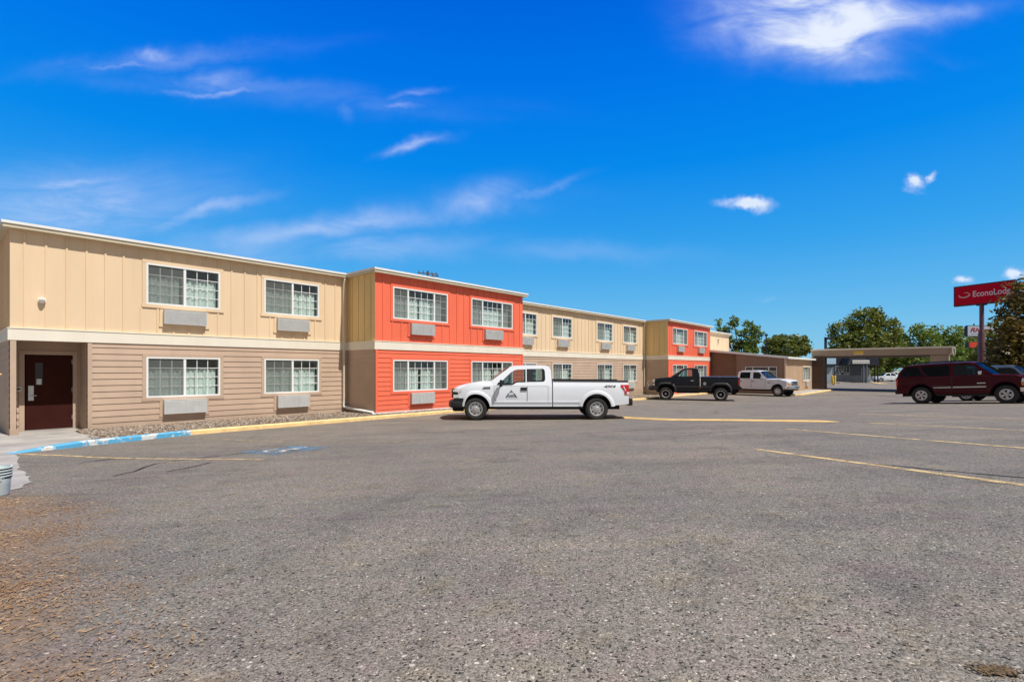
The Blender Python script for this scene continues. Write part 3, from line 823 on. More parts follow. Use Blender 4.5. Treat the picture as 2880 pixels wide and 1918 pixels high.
# dome camera on the cream wall
m = MB(); s0 = 2.05
m.lathe([(0, 0), (.075, 0), (.08, -.02), (.08, -.05), (.06, -.07)], 20, 'y'); m.lathe([(.058, -.05), (.062, -.09), (.045, -.125), (.02, -.14), (0, -.142)], 20, 'y', 0)
wp = loc2w(s0, YM-.022)
sc = m.build('security_camera', M['white'], angle=40, loc=(wp[0], wp[1], 3.60)); sc.rotation_euler = (R(-18), 0, RZ)
tag(sc, 'small white dome security camera on the cream wall above the entrance', 'camera')
m = MB(); m.lathe([(.035, -.11), (.03, -.132), (0, -.146)], 16, 'y'); m.build('lens', M['black'], sc, angle=60)

# kerb, gravel bed, entrance slab
KP = [(1.05, 14.35), (1.78, 14.62), (2.76, 14.99), (4.64, 15.42), (9.5, 15.36), (20, 15.36), (30, 15.70), (36.5, 15.75), (45.2, 15.55)]
def kerb(name, pts, mat, label, h=.12, w=.17, ramp0=False):
    p = []
    for i in range(len(pts)-1):
        a, b = Vector(pts[i]), Vector(pts[i+1]); k = max(1, int((b-a).length/.35))
        p += [a.lerp(b, j/k) for j in range(k)]
    p.append(Vector(pts[-1])); m = MB(); rows = []; rng = random.Random(3)
    for i, q in enumerate(p):
        t = (p[min(i+1, len(p)-1)]-p[max(i-1, 0)]).normalized(); nn = Vector((-t.y, t.x))
        hh = h*(ss(.15+i/4.) if ramp0 else 1)
        A, B_ = loc2w(*q), loc2w(*(q+nn*w)); z = gz(*A)
        j = lambda: rng.uniform(-.008, .008)
        c1 = loc2w(*(q+nn*.03))
        rows.append([(A[0]+j(), A[1]+j(), z-.12), (A[0]+j(), A[1]+j(), z+hh-.025+j()*.5), (c1[0], c1[1], z+hh+j()*.4), (B_[0], B_[1], z+hh+j()*.4), (B_[0], B_[1], z-.12)])
    for i in range(len(rows)-1):
        for k in range(4): m.face([rows[i][k], rows[i+1][k], rows[i+1][k+1], rows[i][k+1]])
    for r in (rows[0], rows[-1]): m.face(r)
    o = m.build(name, mat, angle=50); tag(o, kind='structure'); return o
kerb('blue_kerb', KP[:4], M['bluekerb'], '', ramp0=True)
kerb('yellow_kerb', KP[3:], M['yellow'], '')
kerb('office_kerb', [(44.2, 9.6), (44.6, 9.25), (57.2, 9.2)], M['yellow'], '')
def slab(name, poly, mat, z, thick=.12, sub=0):
    m = MB(); zs = z
    pts = [loc2w(*p) for p in poly]
    zz = [gz(*p)+zs for p in pts]
    m.face([(p[0], p[1], q) for p, q in zip(pts, zz)])
    for i in range(len(pts)):
        j = (i+1) % len(pts)
        m.face([(pts[i][0], pts[i][1], zz[i]-thick), (pts[j][0], pts[j][1], zz[j]-thick), (pts[j][0], pts[j][1], zz[j]), (pts[i][0], pts[i][1], zz[i])])
    o = m.build(name, mat); tag(o, kind='structure'); return o
def draped(name, poly, mat, z, step=.3, jag=.0):
    """thin sheet following the ground, clipped to a polygon in the motel frame"""
    bm = bmesh.new()
    vs = [bm.verts.new((p[0], p[1], 0)) for p in poly]; f = bm.faces.new(vs)
    xs = [p[0] for p in poly]; ys = [p[1] for p in poly]
    for ax, lo, hi in ((0, min(xs), max(xs)), (1, min(ys), max(ys))):
        v = lo+step
        while v < hi:
            no = (1, 0, 0) if ax == 0 else (0, 1, 0); pc = (v, 0, 0) if ax == 0 else (0, v, 0)
            bmesh.ops.bisect_plane(bm, geom=bm.verts[:]+bm.edges[:]+bm.faces[:], plane_co=pc, plane_no=no); v += step
    rng = random.Random(5)
    for v in bm.verts:
        if jag and v.is_boundary: v.co.x += rng.uniform(-jag, jag); v.co.y += rng.uniform(-jag, jag)
        w = loc2w(v.co.x, v.co.y); v.co = (w[0], w[1], gz(*w)+z)
    o = from_bm(bm, name, mat, angle=60)
    for p in o.data.polygons:
        if p.normal.z < 0: p.flip()
    tag(o, kind='structure'); return o
draped('bay_pavement', [(36.6, 15.85), (45.6, 15.65), (45.9, 16.84), (37.2, 16.84), (36.6, 16.9)], M['concrete'], .09)
draped('entrance_pavement', [(-3, 12.5), (-3, 22), (1.43, 22), (1.43, 18.80), (1.55, 18.75), (1.55, 19.82), (3.02, 19.82), (3.02, 18.76), (2.72, 16.3), (2.70, 15.12), (1.78, 14.79), (1.10, 14.5), (1.15, 13.7), (.98, 11.3), (.96, 10.1), (.90, 9.2), (.78, 8.7), (.5, 8.35), (.1, 8.15), (-.8, 7.9), (-3, 7.5)], M['concrete'], .008, step=.25, jag=.035)
slab('office_pavement', [(44.6, 9.42), (57.4, 9.37), (57.4, 10.85), (44.6, 10.85)], M['concrete'], .11)

def gravel_bed():
    poly_y0 = lambda s: 15.42+.17 if s > 4.64 else 14.99+.17+(s-2.76)*.229
    m = MB(); rng = random.Random(11)
    xs = frange(2.74, 37.2, .09); vs = {}
    for i, s in enumerate(xs):
        y0 = poly_y0(s) if s < 20 else (15.53 if s < 20.5 else 15.53+.04*(s-20))
        y1 = YM+.02 if (s < 11.2 or 20.1 < s < 37.2) else YR+.02
        if s > 37.2: continue
        n = 36 if s < 20 else 18
        for j in range(n+1):
            y = y0+(y1-y0)*j/n; w = loc2w(s, y)
            vs[i, j] = (w[0], w[1], gz(*w)+.055+rng.uniform(-.022, .022)-(.05 if s < 11 else 0)*math.sin(math.pi*min(1, j/n)))
    for (i, j), p in vs.items():
        if (i+1, j) in vs and (i, j+1) in vs and (i+1, j+1) in vs and abs(vs[i+1, j][0]-p[0]) < 1.:
            m.face([p, vs[i+1, j], vs[i+1, j+1], vs[i, j+1]])
    # loose stones on top
    for k in range(2600):
        s = rng.uniform(2.8, 20); y1 = YM if s < 11.2 else YR
        y = rng.uniform(poly_y0(s)+.02, y1-.05); w = loc2w(s, y); r = rng.uniform(.012, .034); z = gz(*w)+.05-(.035 if s < 11 else 0)
        q = [Vector((rng.uniform(-1, 1), rng.uniform(-1, 1), rng.uniform(-.6, .6))).normalized()*r for _ in range(6)]
        ax = [Vector((r, 0, 0)), Vector((0, r*rng.uniform(.6, 1), 0)), Vector((-r, 0, 0)), Vector((0, -r*rng.uniform(.6, 1), 0)), Vector((0, 0, r*.8)), Vector((0, 0, -r*.5))]
        rot = Matrix.Rotation(rng.uniform(0, 6.28), 3, 'Z') @ Matrix.Rotation(rng.uniform(-.5, .5), 3, 'X')
        pts = [Vector((w[0], w[1], z))+rot @ (a*rng.uniform(.8, 1.2)) for a in ax]
        for a, b in ((0, 1), (1, 2), (2, 3), (3, 0)):
            m.face([pts[a], pts[b], pts[4]]); m.face([pts[b], pts[a], pts[5]])
    o = m.build('gravel', M['gravel'], normals=False)
    tag(o, 'brown gravel bed between the motel wall and the painted kerb', 'gravel', kind='stuff')
gravel_bed()

# ------------------------------------------------------------------ low office at the far end
o0 = loc2w(46.1, 10.8)
office = empty('office_building', (o0[0], o0[1], -.25), RZ)
tag(office, 'low brown and tan office with white metal roof at the end of the motel', 'office')
OO = (46.1, 10.8, -.25)
def opart(mb, name, mats, angle=None, parent=None): return mb.build(name, mats, parent or office, off=OO, angle=angle)
def roof_z(y): return 2.72+(y-10.5)*.112
m = MB(); P = Pleft(46.1); wy = (11.36, 13.84)
nb = 0
for a, b, mt in ((10.8, 14.5, 0), (14.5, YM, 1)):
    hs = [(wy[0], wy[1], .6, 2.0)] if mt == 0 else []
    us = cuts(a, b, hs, 0)
    for p, q in zip(us, us[1:]):
        for z0, z1 in ((-.4, .6), (.6, 2.0), (2.0, None)):
            if hs and wy[0] < (p+q)/2 < wy[1] and z0 == .6: continue
            d = 0 if mt == 0 else -.25
            m.face([P(p, d, z0), P(q, d, z0), P(q, d, z1 if z1 else roof_z(q)-.02), P(p, d, z1 if z1 else roof_z(p)-.02)], mt)
    u = a+.12
    while u < b:
        if mt == 0 and not (wy[0]-.1 < u < wy[1]+.1): m.mbox(P, u-.02, u+.02, 0, .02, -.4, roof_z(u)-.04, mt)
        elif mt == 0: m.mbox(P, u-.02, u+.02, 0, .02, 2.1, roof_z(u)-.04, mt); m.mbox(P, u-.02, u+.02, 0, .02, -.4, .5, mt)
        u += .305
m.mbox(P, 14.44, 14.56, -.26, .02, -.4, roof_z(14.5)-.03)
opart(m, 'side_wall', [M['browntrim'], simple('shade_darkened_brown', (.20, .125, .08), .8, .08, 1.)])  # shade of the set-back part is painted in as a darker brown
m = MB(); P2 = Pfront(10.8); hole = [(52.6, 55.5, .74, 2.03)]
batten_wall(m, P2, 46.1, 56.4, -.4, 2.68, hole, sp=.203, first=.2, bw=.025, bd=.018, margin=.1); casing(m, P2, *hole[0], w=.09)
opart(m, 'front_wall', M['tan'])
m = MB(); m.face([(56.4, 10.8, -.4), (56.4, YM, -.4), (56.4, YM, roof_z(YM)-.02), (56.4, 10.8, roof_z(10.8)-.02)]); opart(m, 'end_wall', M['tan'])
m = MB(); x0, x1 = 45.95, 56.6; ya, yb2 = 10.5, 18.72
for k in range(14):
    a = ya+(yb2-ya)*k/14; b = ya+(yb2-ya)*(k+1)/14
    m.face([(x0, a, roof_z(a)+.06), (x1, a, roof_z(a)+.06), (x1, b, roof_z(b)+.06), (x0, b, roof_z(b)+.06)])
m.face([(x0, ya, roof_z(ya)-.02), (x1, ya, roof_z(ya)-.02), (x1, yb2, roof_z(yb2)-.02), (x0, yb2, roof_z(yb2)-.02)])
for k in range(15): x = x0+.1+(x1-x0-.2)*k/14; m.face([(x-.02, ya, roof_z(ya)+.062), (x+.02, ya, roof_z(ya)+.062), (x+.02, yb2, roof_z(yb2)+.10), (x-.02, yb2, roof_z(yb2)+.10)])
opart(m, 'roof', M['roofwhite'])
m = MB(); m.box(x0-.02, x1+.02, ya-.03, ya, roof_z(ya)-.09, roof_z(ya)+.075)
m.face([(x0-.02, ya, roof_z(ya)-.09), (x0-.02, yb2, roof_z(yb2)-.09), (x0-.02, yb2, roof_z(yb2)+.075), (x0-.02, ya, roof_z(ya)+.075)])
m.face([(x0, ya, roof_z(ya)-.02), (x0, yb2, roof_z(yb2)-.02), (x0-.02, yb2, roof_z(yb2)-.09), (x0-.02, ya, roof_z(ya)-.09)])
opart(m, 'roof_edge', M['white'])
m = MB(); m.box(46.0, 46.12, 10.68, 10.80, -.35, 2.62); opart(m, 'corner_post', M['tan'])
wv = make_window(2.9, 1.29, L3, office, (52.6-OO[0], 0, .74-OO[2]))
wv2 = make_window(2.48, 1.4, [(0, .62, 1, False), (.62, 1.86, 1, False), (1.86, 2.48, 1, False)], office, (0, wy[1]-OO[1], .6-OO[2])); wv2.rotation_euler = (0, 0, R(-90))
make_ac(1.1, .42, office, (53.5-OO[0], 0, .22-OO[2]))

# canopy beside the office
c0 = loc2w(57.0, 10.8)
canopy = empty('entrance_canopy', (c0[0], c0[1], -.25), RZ)
tag(canopy, 'flat brown drive-through canopy with a pale roof edge beside the office', 'canopy')
CO = (57., 10.8, -.25)
def cpart(mb, name, mats, angle=None): return mb.build(name, mats, canopy, off=CO, angle=angle)
m = MB(); m.box(56.75, 65.0, .45, 10.9, 3.02, 3.58); cpart(m, 'fascia', M['canopy'])
m = MB(); m.box(56.68, 65.07, .38, 10.97, 3.583, 3.72); cpart(m, 'roof_edge', simple('pale_canopy_edge', (.84, .77, .62), .6, .05, 1.))
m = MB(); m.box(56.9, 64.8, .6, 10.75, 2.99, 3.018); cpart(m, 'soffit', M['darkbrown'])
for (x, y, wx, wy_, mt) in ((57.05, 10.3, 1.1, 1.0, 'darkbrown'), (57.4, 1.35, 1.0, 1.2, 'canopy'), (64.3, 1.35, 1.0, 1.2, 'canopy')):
    m = MB(); m.box(x-wx/2, x+wx/2, y-wy_/2, y+wy_/2, -.4, 2.985); m.box(x-wx/2-.05, x+wx/2+.05, y-wy_/2-.05, y+wy_/2+.05, -.4, .55); cpart(m, 'column', M[mt])
m = MB(); m.tube([(56.6, .5, 3.6), (56.6, .5, 3.1), (56.75, .7, 2.95), (56.8, .75, -.2)], .05, 8); m.tube([(56.62, .32, 3.65), (56.62, .32, 3.0)], .035, 8); cpart(m, 'downspout', M['pipe'], 40)
m = MB(); m.box(56.715, 56.748, 6.7, 7.45, 3.12, 3.46); m.box(56.708, 56.716, 6.75, 7.40, 3.14, 3.20, 1); cpart(m, 'clearance_sign', [M['bollard'], M['signwhite']])

# ------------------------------------------------------------------ vehicles
def arc(cx, cz, r, zlow, n=14):
    """wheel arch, rear foot to front foot seen with x forward, going backwards along the bottom outline"""
    a0 = math.asin(max(-1, min(1, (zlow-cz)/r)))
    return [(cx+r*math.cos(a0+(math.pi-2*a0)*k/n), cz+r*math.sin(a0+(math.pi-2*a0)*k/n), 'a') for k in range(n+1)]

class Car:
    """x forward, y left, z up, origin on the ground between the axles"""
    def __init__(s, name, label, cat, half, group=None, belt=1.2, tumble=.30, bulge=.05, nose=.10, xf=2.0, xr=-2.0, sill=.05):
        s.o = empty(name); tag(s.o, label, cat, group)
        s.w, s.belt, s.tum, s.bulge, s.nose, s.xf, s.xr, s.sill = half, belt, tumble, bulge, nose, xf, xr, sill
    def ys(s, x, z):
        """half width of the skin"""
        w = s.w
        if z > s.belt: w -= (z-s.belt)*s.tum + s.bulge*.35
        else:
            zm = s.belt*.66
            t = (z-zm)/(s.belt-zm) if z > zm else (zm-z)/zm
            w -= s.bulge*.35*t*t if z > zm else s.sill*t*t
        if x > s.xf: w -= s.nose*min(1.6, (x-s.xf))**2*1.2
        if x < s.xr: w -= .05*min(1.5, (s.xr-x))**2
        return w
    def nosecurve(s, x, y):
        """plan view rounding of the two ends"""
        k = abs(y)/s.w
        if x > s.xf: return x - .16*min(1, (x-s.xf)/.5)*k**3
        if x < s.xr-.3: return x + .06*min(1, (s.xr-.3-x)/.3)*k**3
        return x
    def extrude(s, name, prof, mats, bev=.05, seg=3, angle=40, half=None, inset=0., cuts_z=(), cuts_x=()):
        """closed side outline -> full width body; corner flag: 'r' rounded edge, 'a' wheel arch (black), 'b' bottom (black)"""
        bm = bmesh.new(); n = len(prof); L = []; Rr = []
        for p in prof:
            L.append(bm.verts.new((p[0], s.w-inset, p[1]))); Rr.append(bm.verts.new((p[0], -s.w+inset, p[1])))
        fl = bm.faces.new(L); fr = bm.faces.new(Rr[::-1]); ed = []
        for i in range(n):
            j = (i+1) % n
            f = bm.faces.new((L[j], L[i], Rr[i], Rr[j]))
            fi, fj = prof[i][2], prof[j][2]
            if fi in 'ab' and fj in 'ab': f.material_index = 1
            if fi == 'r' or fj == 'r':
                for a, b in ((L[i], L[j]), (Rr[i], Rr[j])): ed.append(bm.edges.get((a, b)))
            if fi == 'R' or fj == 'R':
                for a, b in ((L[i], L[j]), (Rr[i], Rr[j])): ed.append(bm.edges.get((a, b)))
        ed = [e for e in ed if e]
        if ed and bev: bmesh.ops.bevel(bm, geom=ed, offset=bev, segments=seg, affect='EDGES', profile=.5, clamp_overlap=True)
        zs = [p[1] for p in prof]; xs = [p[0] for p in prof]
        def cut(co, no): bmesh.ops.bisect_plane(bm, geom=bm.verts[:]+bm.edges[:]+bm.faces[:], plane_co=co, plane_no=no)
        z = min(zs)+.1
        while z < max(zs)-.03: cut((0, 0, z), (0, 0, 1)); z += .11
        x = s.xf-.05
        while x < max(xs): cut((x, 0, 0), (1, 0, 0)); x += .14
        x = s.xr+.05
        while x > min(xs): cut((x, 0, 0), (1, 0, 0)); x -= .14
        for y in (-.85, -.68, -.4, 0, .4, .68, .85): cut((0, y*s.w, 0), (0, 1, 0))
        bmesh.ops.triangulate(bm, faces=[f for f in bm.faces if len(f.verts) > 4])
        for v in bm.verts:
            x, y, z = v.co; k = s.ys(x, z)/s.w
            top = 0
            v.co.x = s.nosecurve(x, y); v.co.y = y*k
        return from_bm(bm, name, mats, s.o, angle=angle)
    def patch(s, name, poly, mat, off=.004, sides=(1, -1), parent=None, thick=0., holes=None, step=.12, angle=35):
        """panel lying on the side skin; poly in (x, z)"""
        bm = bmesh.new()
        loops = [poly]+(holes or [])
        if holes:
            es = []
            for lp in loops:
                vs = [bm.verts.new((p[0], 0, p[1])) for p in lp]
                es += [bm.edges.new((vs[i], vs[(i+1) % len(vs)])) for i in range(len(vs))]
            bmesh.ops.triangle_fill(bm, edges=es, use_beauty=True)
        else:
            bm.faces.new([bm.verts.new((p[0], 0, p[1])) for p in poly])
        zs = [p[1] for p in poly]; xs = [p[0] for p in poly]
        def cut(co, no): bmesh.ops.bisect_plane(bm, geom=bm.verts[:]+bm.edges[:]+bm.faces[:], plane_co=co, plane_no=no)
        z = min(zs)+step
        while z < max(zs)-.01: cut((0, 0, z), (0, 0, 1)); z += step
        if min(zs) < s.belt < max(zs): cut((0, 0, s.belt), (0, 0, 1))
        if max(xs) > s.xf or min(xs) < s.xr:
            x = min(xs)+.13
            while x < max(xs)-.01: cut((x, 0, 0), (1, 0, 0)); x += .13
        bmesh.ops.triangulate(bm, faces=[f for f in bm.faces if len(f.verts) > 4])
        out = None
        geo = bm.copy(); bm.free(); full = bmesh.new()
        for sd in sides:
            b2 = geo.copy()
            for v in b2.verts:
                x, z = v.co.x, v.co.z; y = s.ys(x, z)
                v.co = (s.nosecurve(x, y), sd*(y+off), z)
            bmesh.ops.recalc_face_normals(b2, faces=b2.faces)
            if b2.faces and sum(f.normal.y*f.calc_area() for f in b2.faces)*sd < 0: bmesh.ops.reverse_faces(b2, faces=b2.faces)
            if thick:
                r = bmesh.ops.extrude_face_region(b2, geom=b2.faces[:])
                for v in r['geom']:
                    if isinstance(v, bmesh.types.BMVert): v.co.y += sd*thick
                bmesh.ops.recalc_face_normals(b2, faces=b2.faces)
            me = bpy.data.meshes.new('t'); b2.to_mesh(me); b2.free(); full.from_mesh(me); bpy.data.meshes.remove(me)
        geo.free()
        return from_bm(full, name, mat, parent or s.o, angle=angle, normals=False)
    def each(s, name, poly, mat, **kw):
        return [s.patch(name, poly, mat, sides=(sd,), **kw) for sd in (1, -1)]
    def box(s, name, x0, x1, y0, y1, z0, z1, mat, parent=None, bev=.015, curve=True, sides=False, angle=40):
        bm = bmesh.new()
        for sg in ((1, -1) if sides else (1,)):
            r = bmesh.ops.create_cube(bm, size=1.)
            for v in r['verts']:
                v.co = ((x0+x1)/2+v.co.x*(x1-x0), sg*((y0+y1)/2+v.co.y*(y1-y0)), (z0+z1)/2+v.co.z*(z1-z0))
        if bev: bmesh.ops.bevel(bm, geom=bm.edges[:], offset=bev, segments=2, affect='EDGES', profile=.5, clamp_overlap=True)
        if curve:
            for y in (-.92, -.8, -.6, -.3, 0, .3, .6, .8, .92):
                bmesh.ops.bisect_plane(bm, geom=bm.verts[:]+bm.edges[:]+bm.faces[:], plane_co=(0, y*s.w, 0), plane_no=(0, 1, 0))
            for v in bm.verts: v.co.x = s.nosecurve(v.co.x, v.co.y)
        return from_bm(bm, name, mat, parent or s.o, angle=angle)
    def sheet(s, name, rows, mat, parent=None, n=12, crown=0., bow=0., angle=60, inset=0., off=0.):
        """surface across the car through a row of (x, z) stations; crown lifts the middle, bow pushes it forward"""
        m = MB(); g = []
        for (x, z) in rows:
            w = s.ys(x, z)-inset; row = []
            for k in range(n+1):
                u = k/n*2-1; e = 1-abs(u)**2.6
                row.append((x+bow*(1-u*u), u*w, z+crown*e+off))
            g.append(row)
        for i in range(len(g)-1):
            for k in range(n): m.face([g[i][k], g[i+1][k], g[i+1][k+1], g[i][k+1]])
        me = m.build(name, mat, parent or s.o, normals=False)
        bm = bmesh.new(); bm.from_mesh(me.data); bmesh.ops.remove_doubles(bm, verts=bm.verts, dist=1e-5); bmesh.ops.recalc_face_normals(bm, faces=bm.faces)
        if sum(f.normal.z for f in bm.faces) < 0: bmesh.ops.reverse_faces(bm, faces=bm.faces)
        bm.to_mesh(me.data); bm.free(); finish(me.data, angle)
        return me
    def wheel(s, x, z, r, width, yo, style, rimr, mats):
        """yo: distance of the outer face from the middle line"""
        for sd in (1, -1):
            for xx in ([x] if not isinstance(x, tuple) else x):
                t = MB(); rr = r; h = width/2
                prof = [(rimr*.98, -h*.9), (rimr+.02, -h), (rr-.05, -h*1.03), (rr-.018, -h*.93), (rr, -h*.70), (rr, h*.70), (rr-.018, h*.93), (rr-.05, h*1.03), (rimr+.02, h), (rimr*.98, h*.9)]
                t.lathe(prof, 40)
                for k in range(36):
                    a = 2*math.pi*k/36
                    for sgn, dy in ((1, .42), (-1, -.42), (1, .0)):
                        c = Vector((math.cos(a+dy*.08), 0, math.sin(a+dy*.08))); tt = Vector((-c.z, 0, c.x))
                        o = c*(rr+.001)+Vector((0, h*dy*1.2, 0))
                        t.face([o-tt*.020-Vector((0, h*.2, 0)), o+tt*.020-Vector((0, h*.2, 0)), o+tt*.018+c*.008+Vector((0, h*.2, 0)), o-tt*.018+c*.008+Vector((0, h*.2, 0))])
                w = t.build('wheel', M['rubber'], s.o, loc=(xx, sd*(yo-h), z), angle=30)
                if sd < 0: w.rotation_euler = (0, 0, math.pi)
                q = MB()
                q.lathe([(rimr, h*.88), (rimr+.006, h*.98), (rimr-.014, h*.99), (rimr-.028, h*.80), (rimr-.045, h*.45), (rimr-.05, -h*.8)], 40)
                dish = h*style['dish']
                q.lathe([(rimr-.04, dish-.05), (.0, dish-.05)], 40, mi=1)
                ns = style['n']; r0, r1 = style['r0']*rimr, rimr-.022
                for k in range(ns):
                    a = 2*math.pi*(k+.5)/ns+.2; c = Vector((math.cos(a), 0, math.sin(a))); tt = Vector((-c.z, 0, c.x))
                    w0, w1 = style['w0']*rimr/2, style['w1']*rimr/2; mi = style.get('spoke', 0)
                    A, B_ = c*r0, c*r1
                    f0, f1 = dish+style.get('bulge', 0)*h, dish
                    pts = [A-tt*w0+Vector((0, f0, 0)), A+tt*w0+Vector((0, f0, 0)), B_+tt*w1+Vector((0, f1, 0)), B_-tt*w1+Vector((0, f1, 0))]
                    q.face(pts, mi)
                    for i, j in ((1, 2), (3, 0)):
                        q.face([pts[i], pts[j], pts[j]-Vector((0, .05, 0)), pts[i]-Vector((0, .05, 0))], mi)
                hub = style.get('hub', .3)*rimr; hm = style.get('hubm', 0); sp = style.get('spoke', 0); hf = dish+style.get('bulge', 0)*h
                q.lathe([(r0*1.05, hf+.001), (hub*1.1, hf+.006)], 28, mi=sp)
                q.lathe([(hub*1.12, hf+.004), (hub, hf+.025), (hub*.8, hf+.045), (0, hf+.05)], 24, mi=hm)
                if style.get('ring'): q.lathe([(r1+.002, dish+.002), (r1*.86, dish+.004)], 40, mi=sp)
                q.build('rim', mats, w, angle=35)
    def place(s, x, y, heading, tilt=True):
        s.o.location = (x, y, gz(x, y))
        f = Vector((math.cos(heading), math.sin(heading), 0))
        if tilt:
            e = 1.2
            f.z = (gz(x+f.x*e, y+f.y*e)-gz(x-f.x*e, y-f.y*e))/(2*e)
            l = Vector((-math.sin(heading), math.cos(heading), 0)); l.z = (gz(x+l.x*e*.6, y+l.y*e*.6)-gz(x-l.x*e*.6, y-l.y*e*.6))/(1.2*e)
            f.normalize(); l.normalize(); u = f.cross(l).normalized(); l = u.cross(f)
            s.o.rotation_euler = Matrix((f, l, u)).transposed().to_euler()
        else: s.o.rotation_euler = (0, 0, heading)
    def lathe_flare(s, cx, cz, r, w, mat, zlow, name='wheel_arch_trim', square=0, sides=(1, -1), lip=.03):
        """raised lip around a wheel opening"""
        for sd in sides:
            m = MB(); n = 22; rows = []
            a0 = math.asin(max(-1, min(1, (zlow-cz)/r)))
            for k in range(n+1):
                a = a0+(math.pi-2*a0)*k/n
                e = 1.
                if square: e = min(1.16, 1/max(abs(math.cos(a)), abs(math.sin(a)))); e = 1+(e-1)*square
                row = []
                for rr, o in ((r*e*.985, .0), (r*e, lip), (r*e+w*.5, lip*.9), (r*e+w, .004)):
                    x, z = cx+rr*math.cos(a), cz+rr*math.sin(a); row.append((s.nosecurve(x, s.w), sd*(s.ys(x, z)+o), z))
                rows.append([(rows_x[0], rows_x[1]-(.09*sd if i == 0 else 0), rows_x[2]) for i, rows_x in enumerate(row)])
            for i in range(n):
                for k in range(3): m.face([rows[i][k], rows[i+1][k], rows[i+1][k+1], rows[i][k+1]])
            m.build(name, mat, s.o, angle=50)

def wells(c, spots, w=.56):
    for (x, z, r, top) in spots:
        m = MB(); m.box(x-r*.98, x+r*.98, -w, w, z, top); m.build('wheel_well', M['under'], c.o)


def text_part(txt, parent, mat, size, origin, ux, uz, name='lettering', shear=0., stretch=1., bold=0.):
    """raised lettering as a mesh; origin is the lower left corner, ux/uz the reading and up directions in parent space"""
    cu = bpy.data.curves.new(name, 'FONT'); cu.body = txt; cu.size = size; cu.shear = shear; cu.extrude = .002; cu.offset = bold
    to = bpy.data.objects.new('tmp_text', cu); C.objects.link(to)
    dg = bpy.context.evaluated_depsgraph_get(); me = bpy.data.meshes.new_from_object(to.evaluated_get(dg))
    bpy.data.objects.remove(to); bpy.data.curves.remove(cu)
    me.name = name; me.materials.clear(); me.materials.append(mat)
    ux, uz = Vector(ux).normalized(), Vector(uz).normalized(); nn = ux.cross(uz)
    for v in me.vertices:
        x, y, z = v.co; v.co = Vector(origin)+ux*(x*stretch)+uz*y+nn*z
    o = bpy.data.objects.new(name, me); C.objects.link(o); o.parent = parent
    return o

def cabin(c, outline, holes, glassname, base, top, rear_top, rear_base, paint, crown=.05, roof=None, bow=.10, frontglass='carglass', sideglass=None, rearbow=.05, thick=True):
    """side frames, roof, front and rear glass. base/top: windscreen line, rear_*: rear window line"""
    for sd in (1, -1):
        fr = c.patch('side_frame', outline, paint, off=0., sides=(sd,), holes=holes, step=.3)
        inn = c.patch('inner_trim', outline, M['interior'], off=-.045, sides=(sd,), holes=holes, step=.3, parent=fr)
        for k, h in enumerate(holes):
            edge = MB()
            for i in range(len(h)):
                a, b = h[i], h[(i+1) % len(h)]
                pa = lambda p, o: (c.nosecurve(p[0], c.w), sd*(c.ys(*p)+o), p[1])
                edge.face([pa(a, .001), pa(b, .001), pa(b, -.045), pa(a, -.045)])
            sgl = (sideglass or [glassname]*len(holes))[k]
            g = c.patch('side_window', h, M[sgl], off=-.014, sides=(sd,), step=.5)
            edge.build('window_seal', M['black'], g)
    c.sheet('roof', roof, paint, crown=crown, angle=50)
    c.sheet('windscreen', [(base[0]+(top[0]-base[0])*t, base[1]+(top[1]-base[1])*t) for t in (0, .25, .5, .75, 1)], M[frontglass], bow=bow, inset=.035, crown=0.01, off=-.008)
    c.sheet('rear_window', [(rear_base[0]+(rear_top[0]-rear_base[0])*t, rear_base[1]+(rear_top[1]-rear_base[1])*t) for t in (0, .5, 1)], M[glassname], bow=-rearbow, inset=.06)

def seats(c, xs, z0, zt, w=.5, wheel_x=None, wheel_z=1.1):
    m = MB()
    for x in xs:
        for y in (-.4, .4):
            m.box(x-.07, x+.07, y-.24, y+.24, z0, zt); m.box(x-.05, x+.04, y-.13, y+.13, zt, zt+.2)
    c_ = m.build('seats', M['interior'], c.o)
    if wheel_x:
        m = MB(); pts = [(wheel_x-.06*math.sin(a), .4+.19*math.cos(a), wheel_z+.17*math.sin(a)) for a in [2*math.pi*k/18 for k in range(19)]]
        m.tube(pts, .016, 6); m.tube([(wheel_x, .4, wheel_z), (wheel_x+.3, .4, wheel_z-.12)], .03, 6); m.build('steering_wheel', M['black'], c.o)

def mirror(c, x, z, mat, w=.16, h=.2, out=.20, d=.10):
    for sd in (1, -1):
        m = MB(); y = c.ys(x, z)
        bm = bmesh.new(); r = bmesh.ops.create_cube(bm, size=1.)
        for v in r['verts']: v.co = (x+v.co.x*d, sd*(y+out-w/2+.03)+v.co.y*w, z+v.co.z*h)
        bmesh.ops.bevel(bm, geom=bm.edges[:], offset=.03, segments=2, affect='EDGES', profile=.5)
        r = bmesh.ops.create_cube(bm, size=1.)
        for v in r['verts']: v.co = (x+.02+v.co.x*.05, sd*(y+out/2-.05)+v.co.y*(out), z-h*.3+v.co.z*.05)
        from_bm(bm, 'mirror', mat, c.o, angle=40)

